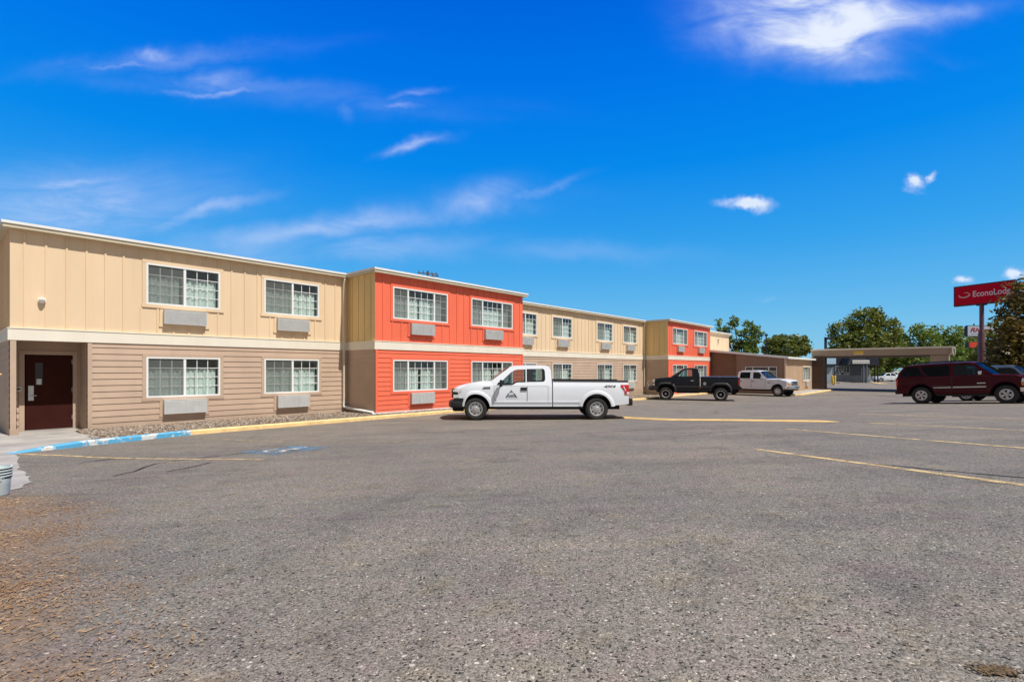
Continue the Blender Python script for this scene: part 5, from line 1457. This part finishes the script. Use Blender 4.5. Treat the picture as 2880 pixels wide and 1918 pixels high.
# --- plain saloons and a wagon further off
def saloon(name, label, paint, x, y, heading, wagon=False, cat='car', scale=1.):
    c = Car(name, label, cat, .88, belt=.93, tumble=.42, bulge=.06, nose=.10, xf=1.5, xr=-1.5)
    FW, RW = 1.38, -1.38
    rear = [(-2.28, .90, 'r'), (-2.34, .62, 's'), (-2.25, .36, 's'), (-1.78, .30, 's')]
    prof = [(-1.75, .925, 's')] + rear + arc(RW, .34, .36, .32)[::-1] + [(-.9, .24, 's'), (.9, .24, 's')] + arc(FW, .34, .36, .32)[::-1] + [(1.95, .28, 's'), (2.2, .36, 's'), (2.27, .60, 's'), (2.15, .72, 'r'), (1.6, .83, 'r'), (1.02, .92, 'r'), (.95, .925, 's')]
    if wagon: prof = [(-2.22, .925, 's'), (-2.34, .62, 's'), (-2.25, .36, 's'), (-1.78, .30, 's')] + prof[5:]
    c.extrude('body', prof, [paint, M['under']], bev=.06)
    if not wagon:
        outline = [(.93, .92), (1.03, .925), (.60, 1.22), (.28, 1.40), (.1, 1.435), (-.45, 1.44), (-.85, 1.40), (-1.30, 1.15), (-1.72, .92)]
        h1 = [(.72, .97), (-.22, .97), (-.22, 1.37), (.16, 1.37), (.36, 1.27)]
        h2 = [(-.30, .97), (-1.12, .97), (-1.22, 1.04), (-.88, 1.32), (-.72, 1.37), (-.30, 1.37)]
        cabin(c, outline, [h1, h2], 'darkglass', (1.03, .925), (.28, 1.40), (-.85, 1.40), (-1.70, .93), paint, crown=.04, bow=.12, roof=[(.28, 1.40), (.1, 1.435), (-.45, 1.44), (-.85, 1.40)])
    else:
        outline = [(.93, .92), (1.03, .925), (.55, 1.34), (.32, 1.56), (.1, 1.61), (-1.0, 1.62), (-1.75, 1.58), (-2.0, 1.35), (-2.2, .92)]
        h1 = [(.72, .98), (-.22, .98), (-.22, 1.52), (.18, 1.52), (.34, 1.44)]
        h2 = [(-.30, .98), (-1.0, .98), (-1.05, 1.52), (-.30, 1.52)]
        h3 = [(-1.10, .98), (-1.95, 1.0), (-1.8, 1.40), (-1.68, 1.50), (-1.14, 1.52)]
        cabin(c, outline, [h1, h2, h3], 'darkglass', (1.03, .925), (.32, 1.56), (-1.75, 1.58), (-2.18, .95), paint, crown=.04, bow=.12, roof=[(.32, 1.56), (.1, 1.61), (-1.0, 1.62), (-1.75, 1.58)])
    m = MB(); m.box(-1.7, .95, -.8, .8, .86, .927); m.box(-2., 2., -.6, .6, .2, .34); m.build('cabin_floor', M['interior'], c.o)
    seats(c, [-.25, -1.0], .85, 1.12)
    doors(c, [[(-.25, .38), (.88, .38), (.88, .91), (-.25, .91)], [(-1.0, .55), (-.9, .38), (-.29, .38), (-.29, .91), (-1.1, .91)]], paint, [(-.12, .80), (-1.0, .80)], paint, hl=.16, hh=.04)
    wells(c, [(1.38, .34, .36, .72), (-1.38, .34, .36, .72)], .5)
    mirror(c, .72, 1.02, paint, w=.14, h=.13, out=.2)
    for sd in (1, -1):
        c.patch('headlight', [(1.86, .62), (2.2, .58), (2.16, .69), (1.80, .74)], M['lamp'], off=.004, sides=(sd,), thick=.008)
        c.patch('tail_light', [(-2.3, .66), (-2.0, .70), (-1.98, .82), (-2.26, .84)], M['redlens'], off=.004, sides=(sd,), thick=.008)
    c.box('front_bumper', 2.0, 2.33, -.82, .82, .33, .54, paint, bev=.05)
    c.box('grille', 2.2, 2.31, -.4, .4, .55, .68, M['black'], bev=.02)
    c.wheel((FW, RW), .315, .315, .21, .86, dict(ALLOY5, n=7, w1=.3), .20, [M['silver'], M['under'], M['silver']])
    c.place(x, y, heading)
saloon('car', 'white saloon car seen side on in the distance beyond the canopy', M['paintwhite'], 64.0, 87.6, R(176))
saloon('car', 'white wagon with dark windows partly behind the white saloon beyond the canopy', M['paintwhite2'], 68.6, 92.0, R(176), wagon=True)
saloon('car', 'silver-blue wagon showing behind the bonnet of the maroon utility vehicle', M['paintsilver'], 23.3, 23.9, R(-57), wagon=True)

# ------------------------------------------------------------------ signs, poles and small things
def pylon_sign():
    # face seen from the car park; runs from A (far, left) to B (near, right)
    A, B = Vector((31.05, 35.9)), Vector((32.35, 32.85)); mid = A.lerp(B, .46)
    d = (B-A); L = d.length; d.normalize(); g = gz(mid.x, mid.y)
    t = empty('motel_sign', (mid.x, mid.y, g), math.atan2(d.y, d.x))
    tag(t, 'tall red motel sign with white lettering on a maroon pole', 'sign')
    zb, zt = 6.13-g, 7.52-g; x0, x1 = -L*.46, L*.54
    m = MB(); m.box(x0, x1, -.14, .14, zb, zt); m.build('sign_box', M['signframe'], t)
    e = .07
    for sd in (-1, 1):
        m = MB(); y = sd*.143; m.face([(x0+e, y, zb+e), (x1-e, y, zb+e), (x1-e, y, zt-e), (x0+e, y, zt-e)]); f = m.build('sign_face', M['signred'], t, normals=False)
        h = zt-zb; ux = (-sd, 0, 0)
        sx = x0+L*.325 if sd < 0 else x1-L*.325
        text_part('EconoLodge', f, M['signwhite'], h*.40, (sx, y, zb+h*.40), ux, (0, 0, 1), bold=.008, stretch=.80)
        # swoosh: an open ring with tapering ends
        m = MB(); cx = x0+L*.19 if sd < 0 else x1-L*.19; cz = zb+h*.52; n = 40
        for (a0, a1, thick) in ((R(150), R(395), 1.), (R(10), R(95), .6)):
            pr = None
            for k in range(n+1):
                a = a0+(a1-a0)*k/n; tt = math.sin(math.pi*k/n)**.7*thick
                rx, rz = L*.10, h*.135; rot = R(10)
                def pt(f_):
                    px, pz = rx*f_*math.cos(a), rz*f_*math.sin(a)
                    return (cx-sd*(px*math.cos(rot)-pz*math.sin(rot)), y+sd*.004, cz+px*math.sin(rot)*.6+pz*math.cos(rot))
                p = (pt(1.), pt(1-.42*tt))
                if pr: m.face([pr[0], p[0], p[1], pr[1]])
                pr = p
        m.build('swoosh_emblem', M['signswoosh'], f)
    m = MB(); m.tube([(0, 0, -.3), (0, 0, 4.15-g), (0, 0, 4.35-g), (0, 0, zb+.02)], [.20, .20, .125, .125], 20); m.build('pole', M['polepaint'], t, angle=40)
    m = MB(); m.tube([(-.28, 0, zb-.02), (.28, 0, zb-.02)], .06, 10); m.build('mounting_bracket', M['signframe'], t)
pylon_sign()

def far_signs():
    Y = 62.; a0, a1 = (2716-1440)/1440, (2800-1440)/1440
    X0, X1 = a0*Y, a1*Y; zt, zb = 1.73+(1040-915.5)/1440*Y, 1.73+(1040-947)/1440*Y
    t = empty('roadside_sign', ((X0+X1)/2-.1, Y, -.26)); tag(t, 'pale grey roadside sign with dark red slanted lettering behind the pole', 'sign')
    w = (X1-X0)/2; h = zt-zb; o = .26
    bm = bmesh.new(); r = bmesh.ops.create_cube(bm, size=1.)
    for v in r['verts']: v.co = (v.co.x*2*w+.1, v.co.y*.4, zb+o+h/2+v.co.z*h)
    bmesh.ops.bevel(bm, geom=[e for e in bm.edges if abs(e.verts[0].co.y-e.verts[1].co.y) > .3], offset=.12, segments=3, affect='EDGES')
    from_bm(bm, 'sign_box', M['signframe'], t, angle=40)
    m = MB(); m.prism([(-w+.18, zb+o+.07), (w+.02, zb+o+.07), (w+.02, zt+o-.07), (-w+.18, zt+o-.07)], -.005, .0)
    f = MB(); f.face([(-w+.17, -.205, zb+o+.07), (w+.03, -.205, zb+o+.07), (w+.03, -.205, zt+o-.07), (-w+.17, -.205, zt+o-.07)])
    fc = f.build('sign_face', M['signgrey'], t, normals=False)
    text_part('Rivers', fc, M['darkred'], h*.50, (-w+.42, -.207, zb+o+h*.42), (1, 0, 0), (0, 0, 1), shear=.3, stretch=1.45, bold=.03)
    m = MB(); rng = random.Random(2); x = -w+.55
    while x < w-.9: q = rng.uniform(.06, .16); m.face([(x, -.207, zb+o+h*.20), (x+q, -.207, zb+o+h*.20), (x+q, -.207, zb+o+h*.28), (x, -.207, zb+o+h*.28)]); x += q+.05
    m.build('small_print', M['logo2'], fc)
    px = ((2757-1440)/1440*Y)-t.location.x
    m = MB(); m.tube([(px, 0, -.2), (px, 0, zb+o)], .11, 12); m.tube([((2739-1440)/1440*Y-t.location.x, 0, zt+o), ((2739-1440)/1440*Y-t.location.x, 0, zt+o+.22)], .07, 8); m.build('pole', M['lampblack'], t, angle=40)
    Y2 = 58.; t2 = empty('roadside_sign', ((2738-1440)/1440*Y2, Y2, -.26)); tag(t2, 'small orange-red sign low in the trees left of the maroon pole', 'sign')
    zt, zb = 1.73+(1040-963)/1440*Y2+.26, 1.73+(1040-977)/1440*Y2+.26
    m = MB(); m.box(-.60, .62, -.16, .16, zb, zt); m.box(-.80, -.60, -.16, .16, zb-.06, zt, 1); m.build('sign_box', [M['orangered'], M['signframe']], t2)
    m = MB(); m.tube([(.2, 0, -.1), (.2, 0, zb)], .06, 8); m.build('pole', M['lampblack'], t2)
far_signs()

def street_lamp():
    Y = 64.; x = (2322-1440)/1440*Y; h = 1.73+(1040-948.5)/1440*Y+.26
    t = empty('street_lamp', (x, Y, -.26)); tag(t, 'dark car park lamp on a square pole rising behind the canopy', 'lamp post')
    m = MB(); m.box(-.11, .11, -.11, .11, -.1, h); m.build('pole', M['lampblack'], t)
    m = MB(); m.box(-.05, .8, -.2, .2, h-.28, h-.04); m.build('lamp_head', M['lampblack'], t)
    Y = 96.; x = (2155-1440)/1440*Y; h = 1.73+(1040-945)/1440*Y+.26
    t = empty('street_lamp', (x, Y, -.26)); tag(t, 'small dark lamp head above the roof beside the bushy trees', 'lamp post')
    m = MB(); m.tube([(0, 0, -.1), (0, 0, h)], .10, 10); m.build('pole', M['lampblack'], t)
    m = MB(); m.box(-.22, .22, -.22, .22, h, h+.36); m.build('lamp_head', M['lampblack'], t)
street_lamp()

def utility_pole():
    Y = 58.; x = (1203-1440)/1440*Y; h = 1.73+(1040-766)/1440*Y
    t = empty('utility_pole', (x, Y, -.1), R(20)); tag(t, 'wooden utility pole whose crossarms show above the first coral roof', 'utility pole')
    m = MB(); m.tube([(0, 0, -.1), (0, 0, h+.25)], [.17, .12], 10); m.build('pole', M['wood'], t, angle=40)
    for z, rz in ((h-.05, 18), (h-.40, -24)):
        m = MB(); c, s_ = math.cos(R(rz)), math.sin(R(rz)); m.tube([(-1.25*c, -1.25*s_, z-.06), (1.25*c, 1.25*s_, z+.06)], .075, 4)
        for u in (-1.1, -.55, .55, 1.1): m.tube([(u*c, u*s_, z), (u*c, u*s_, z+.24)], [.035, .05], 8)
        m.tube([(0, .1, z-.7), (.7*c, .7*s_, z)], .025, 6); m.build('crossarm', M['wood'], t)
    m = MB(); m.tube([(.28, .1, h-1.5), (.28, .1, h-.75)], .2, 14); m.build('transformer', M['steel'], t, angle=40)
utility_pole()

def bollards():
    for k, (px, Y, lean, lab) in enumerate(((2343, 66.5, -5, 'yellow steel bollard leaning left in front of the grey shop'), (2347.5, 65.4, 2, 'upright yellow steel bollard beside the leaning one in front of the grey shop'))):
        x = (px-1440)/1440*Y
        t = empty('bollard', (x, Y, -.26)); tag(t, lab, 'bollard', group='yellow bollards at the shop')
        m = MB(); m.lathe([(.12, 0), (.12, 1.15), (.10, 1.22), (.05, 1.26), (0, 1.27)], 16, 'z'); m.build('post', M['bollard'], t, angle=40)
        m = MB(); m.lathe([(.17, 0), (.17, .06), (.12, .08)], 16, 'z'); m.build('base', M['concrete'], t, angle=40)
        t.rotation_euler = (0, R(lean), 0)
bollards()

def buckets():
    x, y = -5.84, 5.78; g = gz(x, y)
    for k in range(4):
        o = empty('bucket', (x+.003*k, y-.002*k, g+.0+k*.031), .4*k); o.scale = (.98, .98, .98)
        top = k == 3
        tag(o, ['pale plastic bucket at the bottom of the stack at the left edge', 'second pale bucket from the bottom of the stack at the left edge', 'second pale bucket from the top of the stack at the left edge', 'topmost pale plastic bucket of the stack at the left edge'][k], 'bucket', group='nested buckets by the pavement')
        m = MB(); H = .235
        m.lathe([(0, .004), (.118, .004), (.128, .02), (.140, H-.02), (.140, H), (.133, H), (.122, .03), (0, .022)], 36, 'z'); m.build('body', M['bucket'], o, angle=40)
        m = MB(); m.lathe([(.140, H-.014), (.150, H-.010), (.150, H+.003), (.134, H+.003)], 36, 'z'); m.build('rim', M['bucket'], o, angle=40)
        m = MB(); m.lathe([(.1395, H-.036), (.1445, H-.034), (.1445, H-.016), (.1395, H-.014)], 36, 'z'); m.build('collar', M['black'], o, angle=40)
        if k == 0:
            m = MB(); m.tube([(.145*math.cos(a), .145*math.sin(a)-.005, H-.045-.11*math.sin((a-R(200))/R(140)*math.pi)) for a in [R(200+14*i) for i in range(11)]], .004, 6); m.build('handle', M['steel'], o)
buckets()

def yard_pipe():
    # thin gas riser beside the end wall
    w = loc2w(1.12, 19.35)
    t = empty('gas_riser', (w[0], w[1], 0), RZ); tag(t, 'thin yellow pipe with a small meter against the end wall at the left edge', 'pipe')
    m = MB(); m.tube([(0, 0, -.05), (0, 0, 1.5), (.2, 0, 1.62)], .025, 8); m.build('riser', M['yellow'], t, angle=40)
    m = MB(); m.box(-.09, .09, -.08, .08, .95, 1.25); m.build('meter', M['accase'], t)
yard_pipe()

# ------------------------------------------------------------------ shop beyond the canopy
def shop():
    Y = 80.; sc = Y/1440
    X = lambda px: (px-1440)*sc
    Zp = lambda py: 1.73+(1040-py)*sc
    x0 = X(2300); G = -.26
    t = empty('shop_building', (x0, Y, G)); tag(t, 'slate-grey shop with a gabled porch and white sign seen under the canopy', 'shop')
    def b(name, pa, pb, ya, yb, d0, d1, mat, parent=None, mats=None):
        m = MB(); m.box(X(pa)-x0, X(pb)-x0, d0, d1, (G if yb is None else Zp(yb))-G-(.2 if yb is None else 0), Zp(ya)-G); return m.build(name, mat, parent or t)
    b('wall', 2300, 2446, 1006, None, 0, 9, M['shop'])
    b('base_wall', 2346, 2446, 1056, None, -.06, -.005, M['shoplower'])
    b('blue_panel', 2309, 2344.5, 1002, 1024, -.6, -.01, M['shopblue'])
    d = b('door', 2323, 2340, 1033, 1076, -.07, -.008, M['shoppale'])
    b('garage_door', 2421, 2445.5, 1034, 1068, -.08, -.065, M['shoppale'])
    b('corner_post', 2300, 2312, 1026, None, -.3, -.01, M['shop'])
    # porch with gabled roof
    m = MB(); p0, p1 = X(2360)-x0, X(2424)-x0; z0, z1 = Zp(1026)-G, Zp(1002)-G
    m.face([(p0, -2.0, z0), (p1, -2.0, z0), (p1-.9, -2.0, z1), (p0+.5, -2.0, z1)]); m.face([(p0, -2.0, z0), (p1, -2.0, z0), (p1, 0, z0), (p0, 0, z0)])
    m.face([(p1, -2.0, z0), (p1, 0, z0), (p1-.9, 0, z1), (p1-.9, -2.0, z1)]); m.face([(p0+.5, -2.0, z1), (p1-.9, -2.0, z1), (p1-.9, 0, z1), (p0+.5, 0, z1)]); m.face([(p0, -2.0, z0), (p0, 0, z0), (p0+.5, 0, z1), (p0+.5, -2.0, z1)])
    m.build('porch_roof', M['shoproof'], t)
    sg = b('shop_sign', 2373, 2419, 1013.5, 1023, -2.1, -2.01, M['signwhite'])
    m = MB(); rng = random.Random(8); x = X(2375)-x0
    while x < X(2416)-x0: w = rng.uniform(.07, .16); m.face([(x, -2.11, Zp(1021)-G), (x+w, -2.11, Zp(1021)-G), (x+w, -2.11, Zp(1016.5)-G), (x, -2.11, Zp(1016.5)-G)]); x += w+.06
    m.build('sign_letters', M['shoppale'], sg)
    for pa in (2403, 2412): b('porch_post', pa, pa+3.2, 1026, None, -2.0, -1.8, M['shop'])
    b('dark_panel', 2344.5, 2366, 1002, 1025, -.12, -.01, M['navy']); b('dark_eave', 2425, 2457, 1002, 1027, -1.2, -.02, M['navy'])
    b('end_post', 2446.5, 2448.5, 1027, None, -1.1, -.95, M['lampblack']); b('end_post', 2454.5, 2457, 1027, None, -1.1, -.95, M['lampblack'])
    # big front window with pale bars
    w = b('window', 2348.5, 2389, 1029.5, 1055.5, -.10, -.065, M['shoppale'])
    m = MB(); rng = random.Random(5)
    for i in range(5):
        for j in range(3):
            xa = X(2350.2+i*7.7)-x0; xb = xa+5.6*sc; za = Zp(1054.2-j*8.2)-G; zb = za+6.6*sc
            m.face([(xa, -.105, za), (xb, -.105, za), (xb, -.105, zb), (xa, -.105, zb)])
    m.build('pane', M['tinted'] if False else simple('dark_shop_glass', (.01, .012, .016), .12, .3, 2., coat=.5), w)
    m = MB()
    for i, j, a in ((0, 0, .3), (1, 0, .4), (2, 1, .3), (1, 1, .25), (3, 0, .3), (4, 0, .4)):
        xa = X(2351+i*7.7)-x0; za = Zp(1053.5-j*8.2)-G; m.face([(xa, -.109, za), (xa+a*.5, -.109, za), (xa+a*.5, -.109, za+a*.5), (xa, -.109, za+a*.6)])
    m.build('window_poster', M['signwhite'], w)
    m = MB(); m.box(X(2310)-x0, X(2345)-x0, -4.5, -.4, -.1, .12); m.build('front_step', M['concrete'], t)
    m = MB(); m.face([(X(2355)-x0, -9., .06), (X(2370)-x0, -10, .06), (X(2440)-x0, -1.3, .06), (X(2432)-x0, -1.3, .06)]); m.build('kerb_edge', M['yellow'], t)
shop()

# ------------------------------------------------------------------ trees
def leaf_cloud(blobs, n, size, rng, clump=.45, per=14):
    """many small leaf-shaped faces, gathered in clumps through the crown volume"""
    V = []; F = []
    tot = sum(b[3]*b[4]*b[5] for b in blobs) ** 1.0
    for (bx, by, bz, rx, ry, rz) in blobs:
        k = int(n*(rx*ry*rz)**.67/sum((q[3]*q[4]*q[5])**.67 for q in blobs)/per)
        for _ in range(k):
            while True:
                d = Vector((rng.uniform(-1, 1), rng.uniform(-1, 1), rng.uniform(-1, 1)))
                if .05 < d.length < 1: break
            d = d.normalized()*(d.length**.42)
            c = Vector((bx+d.x*rx, by+d.y*ry, bz+d.z*rz)); cr = clump*rng.uniform(.6, 1.3)
            for _ in range(per):
                p = c+Vector((rng.gauss(0, cr*.55), rng.gauss(0, cr*.55), rng.gauss(0, cr*.4)))
                u = Vector((rng.gauss(0, 1), rng.gauss(0, 1), rng.gauss(0, .6))).normalized(); w = u.orthogonal().normalized()
                w = (Matrix.Rotation(rng.uniform(0, 6.28), 3, u) @ w)
                s_ = size*rng.uniform(.6, 1.4); b = len(V)
                V += [tuple(p-u*s_*.6), tuple(p+w*s_*.32), tuple(p+u*s_*.6), tuple(p-w*s_*.32)]; F.append((b, b+1, b+2, b+3))
    return V, F

def tree(name, label, x, y, blobs, n, size, mat, trunk_r=.25, seed=1, group=None, clump=.45, fork=None, base_z=None):
    rng = random.Random(seed); g = gz(x, y) if base_z is None else base_z
    t = empty(name, (x, y, g)); tag(t, label, 'tree', group)
    V, F = leaf_cloud(blobs, n, size, rng, clump)
    me = bpy.data.meshes.new('crown'); me.from_pydata(V, [], F); me.materials.append(mat)
    o = bpy.data.objects.new('crown', me); C.objects.link(o); o.parent = t
    m = MB(); zc = min(b[2] for b in blobs); top = max(b[2] for b in blobs)
    fz = fork or max(1.2, zc*.55)
    m.tube([(0, 0, -.2), (.05, .03, fz*.5), (0, .05, fz)], [trunk_r*1.25, trunk_r, trunk_r*.85], 10)
    for (bx, by, bz, rx, ry, rz) in blobs:
        e = Vector((bx, by, bz+rz*.35)); s0 = Vector((0, .05, fz*.95)); mid = s0.lerp(e, .5)+Vector((rng.uniform(-.3, .3), rng.uniform(-.3, .3), rng.uniform(0, .4)))
        m.tube([s0, mid, e], [trunk_r*.55, trunk_r*.35, trunk_r*.1], 7)
        for _ in range(5):
            q = mid.lerp(e, rng.random()); r_ = q+Vector((rng.uniform(-1, 1)*rx*.8, rng.uniform(-1, 1)*ry*.8, rng.uniform(-.2, .9)*rz*.8)); m.tube([q, q.lerp(r_, .5)+Vector((0, 0, .1)), r_], [trunk_r*.2, trunk_r*.13, trunk_r*.04], 5)
    m.build('trunk', M['bark'], t, angle=50)
    return t
def pxx(px, Y): return (px-1440)/1440*Y
def pz(py, Y, g=-.26): return 1.73+(1040-py)/1440*Y-g

# large rounded tree behind the canopy
Y = 105.; k = Y/1440
tree('tree', 'large rounded green tree rising directly behind the canopy', pxx(2425, Y), Y,
     [((px-2425)*k, dy, pz(py, Y), rx*k, rx*k*.9, rz*k) for px, py, rx, rz, dy in ((2430, 905, 42, 34, 0), (2385, 935, 38, 34, 1), (2478, 930, 38, 40, -.5), (2368, 970, 34, 28, -1), (2428, 965, 55, 40, -1.5), (2492, 975, 34, 34, 0), (2420, 1005, 70, 36, 0), (2455, 890, 24, 20, 0), (2352, 992, 20, 16, 0), (2512, 1000, 18, 20, 0))],
     15000, .50, M['leafolive'], .5, 3, clump=.8)
# row of trees right of it
Y = 112.; k = Y/1440
for i, (cx, bl, mt, lab) in enumerate((
    (2570, ((2545, 960, 22, 20), (2575, 935, 26, 20), (2560, 985, 40, 30), (2598, 960, 28, 24), (2525, 985, 18, 22), (2570, 1015, 45, 24), (2533, 935, 12, 10)), 'leafgreen', 'mid-green ragged tree to the right of the large rounded tree'),
    (2660, ((2640, 960, 26, 24), (2668, 940, 26, 20), (2700, 950, 22, 18), (2660, 985, 44, 30), (2705, 985, 30, 30), (2665, 1020, 50, 24), (2628, 930, 10, 10)), 'leafbright', 'bright green tree in front of which the pale roadside sign stands'),
    (2480, ((2480, 1010, 30, 20), (2500, 1035, 28, 18), (2465, 1035, 20, 16)), 'leafbright', 'low light-green tree seen under the canopy beside the shop'),
    (2735, ((2730, 975, 20, 30), (2760, 985, 30, 40), (2745, 1020, 40, 25), (2795, 1000, 40, 40)), 'leafolive', 'olive tree behind the maroon sign pole'),
    (2600, ((2560, 1020, 40, 22), (2610, 1025, 45, 22), (2650, 1030, 40, 18)), 'leafgreen', 'low dark-green thicket tree seen under the right half of the canopy'))):
    YY = Y+(i-1.5)*4; kk = YY/1440
    tree('tree', lab, pxx(cx, YY), YY, [((px-cx)*kk, random.Random(i*7+j).uniform(-2, 2), pz(py, YY), rx*kk, rx*kk*.9, rz*kk) for j, (px, py, rx, rz) in enumerate(bl)],
         5200, .48, M[mt], .35, 20+i, clump=.75, group='trees across the street')
Y = 99.
tree('shrub', 'rounded yellow-green shrub beside the parked white saloon', pxx(2470, Y), Y, [(0, 0, 1.3, 1.1, 1., 1.2), (.6, .3, .9, .9, .8, .9), (-.5, 0, .8, .8, .7, .8)], 1500, .30, M['leafbright'], .08, 41, clump=.3)
# slender loose tree above the cream end of the motel
Y = 92.; k = Y/1440
tree('tree', 'loose airy tree with open branches above the end of the motel roof', pxx(2085, Y), Y,
     [((px-2085)*k, dy, pz(py, Y), rx*k, rx*k*.9, rz*k) for px, py, rx, rz, dy in ((2022, 915, 9, 16, 0), (2030, 935, 10, 8, 1), (2062, 905, 15, 14, 0), (2055, 925, 14, 8, 1), (2105, 920, 16, 18, 0), (2122, 938, 16, 12, -1), (2085, 935, 14, 10, 0), (2110, 958, 26, 16, 0), (2075, 965, 24, 12, 1), (2095, 985, 36, 14, 0), (2048, 948, 8, 8, 0), (2130, 925, 8, 6, 0))],
     3400, .42, M['leafgreen'], .28, 5, clump=.42, fork=3.0)
Y = 104.; k = Y/1440
tree('tree', 'dense flat-topped bushy tree above the white office roof', pxx(2215, Y), Y,
     [((px-2215)*k, dy, pz(py, Y), rx*k, rx*k*.9, rz*k) for px, py, rx, rz, dy in ((2180, 962, 26, 16, 0), (2215, 958, 28, 16, 1), (2245, 958, 24, 16, 0), (2215, 980, 56, 24, 0), (2255, 980, 22, 18, 0), (2172, 985, 26, 20, 0))],
     7000, .42, M['leafolive'], .35, 6, clump=.55)
# autumn-tinted tree at the right edge, in front of the sign
Y = 29.5
tree('tree', 'dark autumn-tinted tree overlapping the right end of the red sign', 31.15, Y,
     [(-2.2, -.3, 1.9, .8, 1.2, 1.1), (-2.2, 0, 3.2, .6, 1.2, .9), (-1.5, -.5, 1.8, 1.2, 1.5, 1.3), (-1.2, -.6, 3.4, 1.2, 1.4, 1.2), (-1.1, -.4, 4.7, .8, 1.2, .6), (-.6, -.3, 5.6, .6, 1., .6), (-.2, 0, 6.2, .8, 1.1, .8), (.6, 0, 4.6, 1.6, 1.8, 1.6), (1.2, 0, 2.4, 2., 2., 1.6), (1.4, .3, 6., 1.3, 1.5, 1.2), (-2.55, 0, 4.0, .3, .6, .3), (-2.2, -.2, 5.55, .5, .6, .32), (-1.75, -.2, 6.25, .42, .5, .36), (-2.9, -.2, 4.5, .35, .5, .25), (-2.7, -.2, 3.9, .5, .6, .4), (-3.0, -.2, 2.4, .5, .7, .8), (-2.6, -.2, 5.05, .45, .5, .2), (-1.6, 0, 5.4, .6, .8, .4), (-1.0, 0, 6.3, .4, .6, .5), (.2, 0, 6.8, .8, .8, .5)],
     24000, .21, M['leafautumn'], .22, 8, clump=.36, fork=1.0)
Y = 46.
tree('tree', 'dark tree at the right edge behind the autumn-tinted one', 44.8, Y, [(-1.5, 0, 2.4, 1.8, 1.6, 1.8), (0, 0, 4.4, 2., 2., 2.), (1.2, 0, 2.2, 2.2, 2, 1.6)], 4500, .35, M['leafolive'], .3, 9, clump=.5)

# ------------------------------------------------------------------ dry leaves on the near left corner
def litter():
    rng = random.Random(21); m = MB(); n = 0
    while n < 9500:
        y = rng.uniform(1.8, 6.6); x = rng.uniform(-1.2*y, -.5*y+.3)
        e = -x-.88*y+.3
        p = max(0, min(1, (e+.45)/1.3))
        cl = .5+.5*math.sin(x*3.1+1.3*math.sin(y*2.3))*math.sin(y*3.7+1.1*math.sin(x*1.9))
        if y+.5*math.sin(x*2.) > 6.1: p *= .1
        if rng.random() > (p**1.5*(.12+.9*cl**2)+.004): continue
        n += 1
        z = gz(x, y)+.004; s_ = rng.uniform(.003, .0088); a = rng.uniform(0, 6.28); c, sn = math.cos(a), math.sin(a); l = rng.uniform(1.1, 2.6)
        t = rng.uniform(-.5, .5)*s_
        def P(u, v, h): return (x+(u*c-v*sn)*s_, y+(u*sn+v*c)*s_, z+h+rng.uniform(0, .004))
        m.face([P(-l, 0, .002), P(0, -.6, max(0, t)), P(l, 0, .006), P(0, .6, max(0, -t))])
    o = m.build('leaf_litter', M['litter'], normals=False); tag(o, 'scattered dry leaves and straw on the asphalt in the near left corner', 'leaf litter', kind='stuff')
    m = MB(); rng = random.Random(5)
    for _ in range(260):
        x, y = rng.gauss(1.60, .035), rng.gauss(1.69, .016); z = gz(x, y)+.003; a = rng.uniform(0, 6.28); s_ = rng.uniform(.003, .009)
        m.face([(x+s_*math.cos(a+q), y+s_*math.sin(a+q), z+rng.uniform(0, .006)) for q in (0, 1.6, 3.1, 4.6)])
    o = m.build('dead_grass_tuft', simple('brown_straw', (.13, .085, .045), .95, .4, 30.), normals=False); tag(o, 'small brown patch of dead grass in the near right corner', 'grass', kind='stuff')
    # small loose stones across the near asphalt
    m = MB(); rng = random.Random(31)
    for _ in range(900):
        y = 1.7+7.5*rng.random()**1.6; x = rng.uniform(-1.15, 1.15)*y
        z = gz(x, y); r = rng.uniform(.002, .006)
        pts = [(x+r*math.cos(q)*rng.uniform(.7, 1.2), y+r*math.sin(q)*rng.uniform(.7, 1.2), z) for q in (0, 1.57, 3.14, 4.71)]; tp = (x, y, z+r*.8)
        for i in range(4): m.face([pts[i], pts[(i+1) % 4], tp])
    o = m.build('loose_stones', M['gravel'], normals=False); tag(o, 'small loose stones scattered over the worn asphalt', 'stones', kind='stuff')
litter()
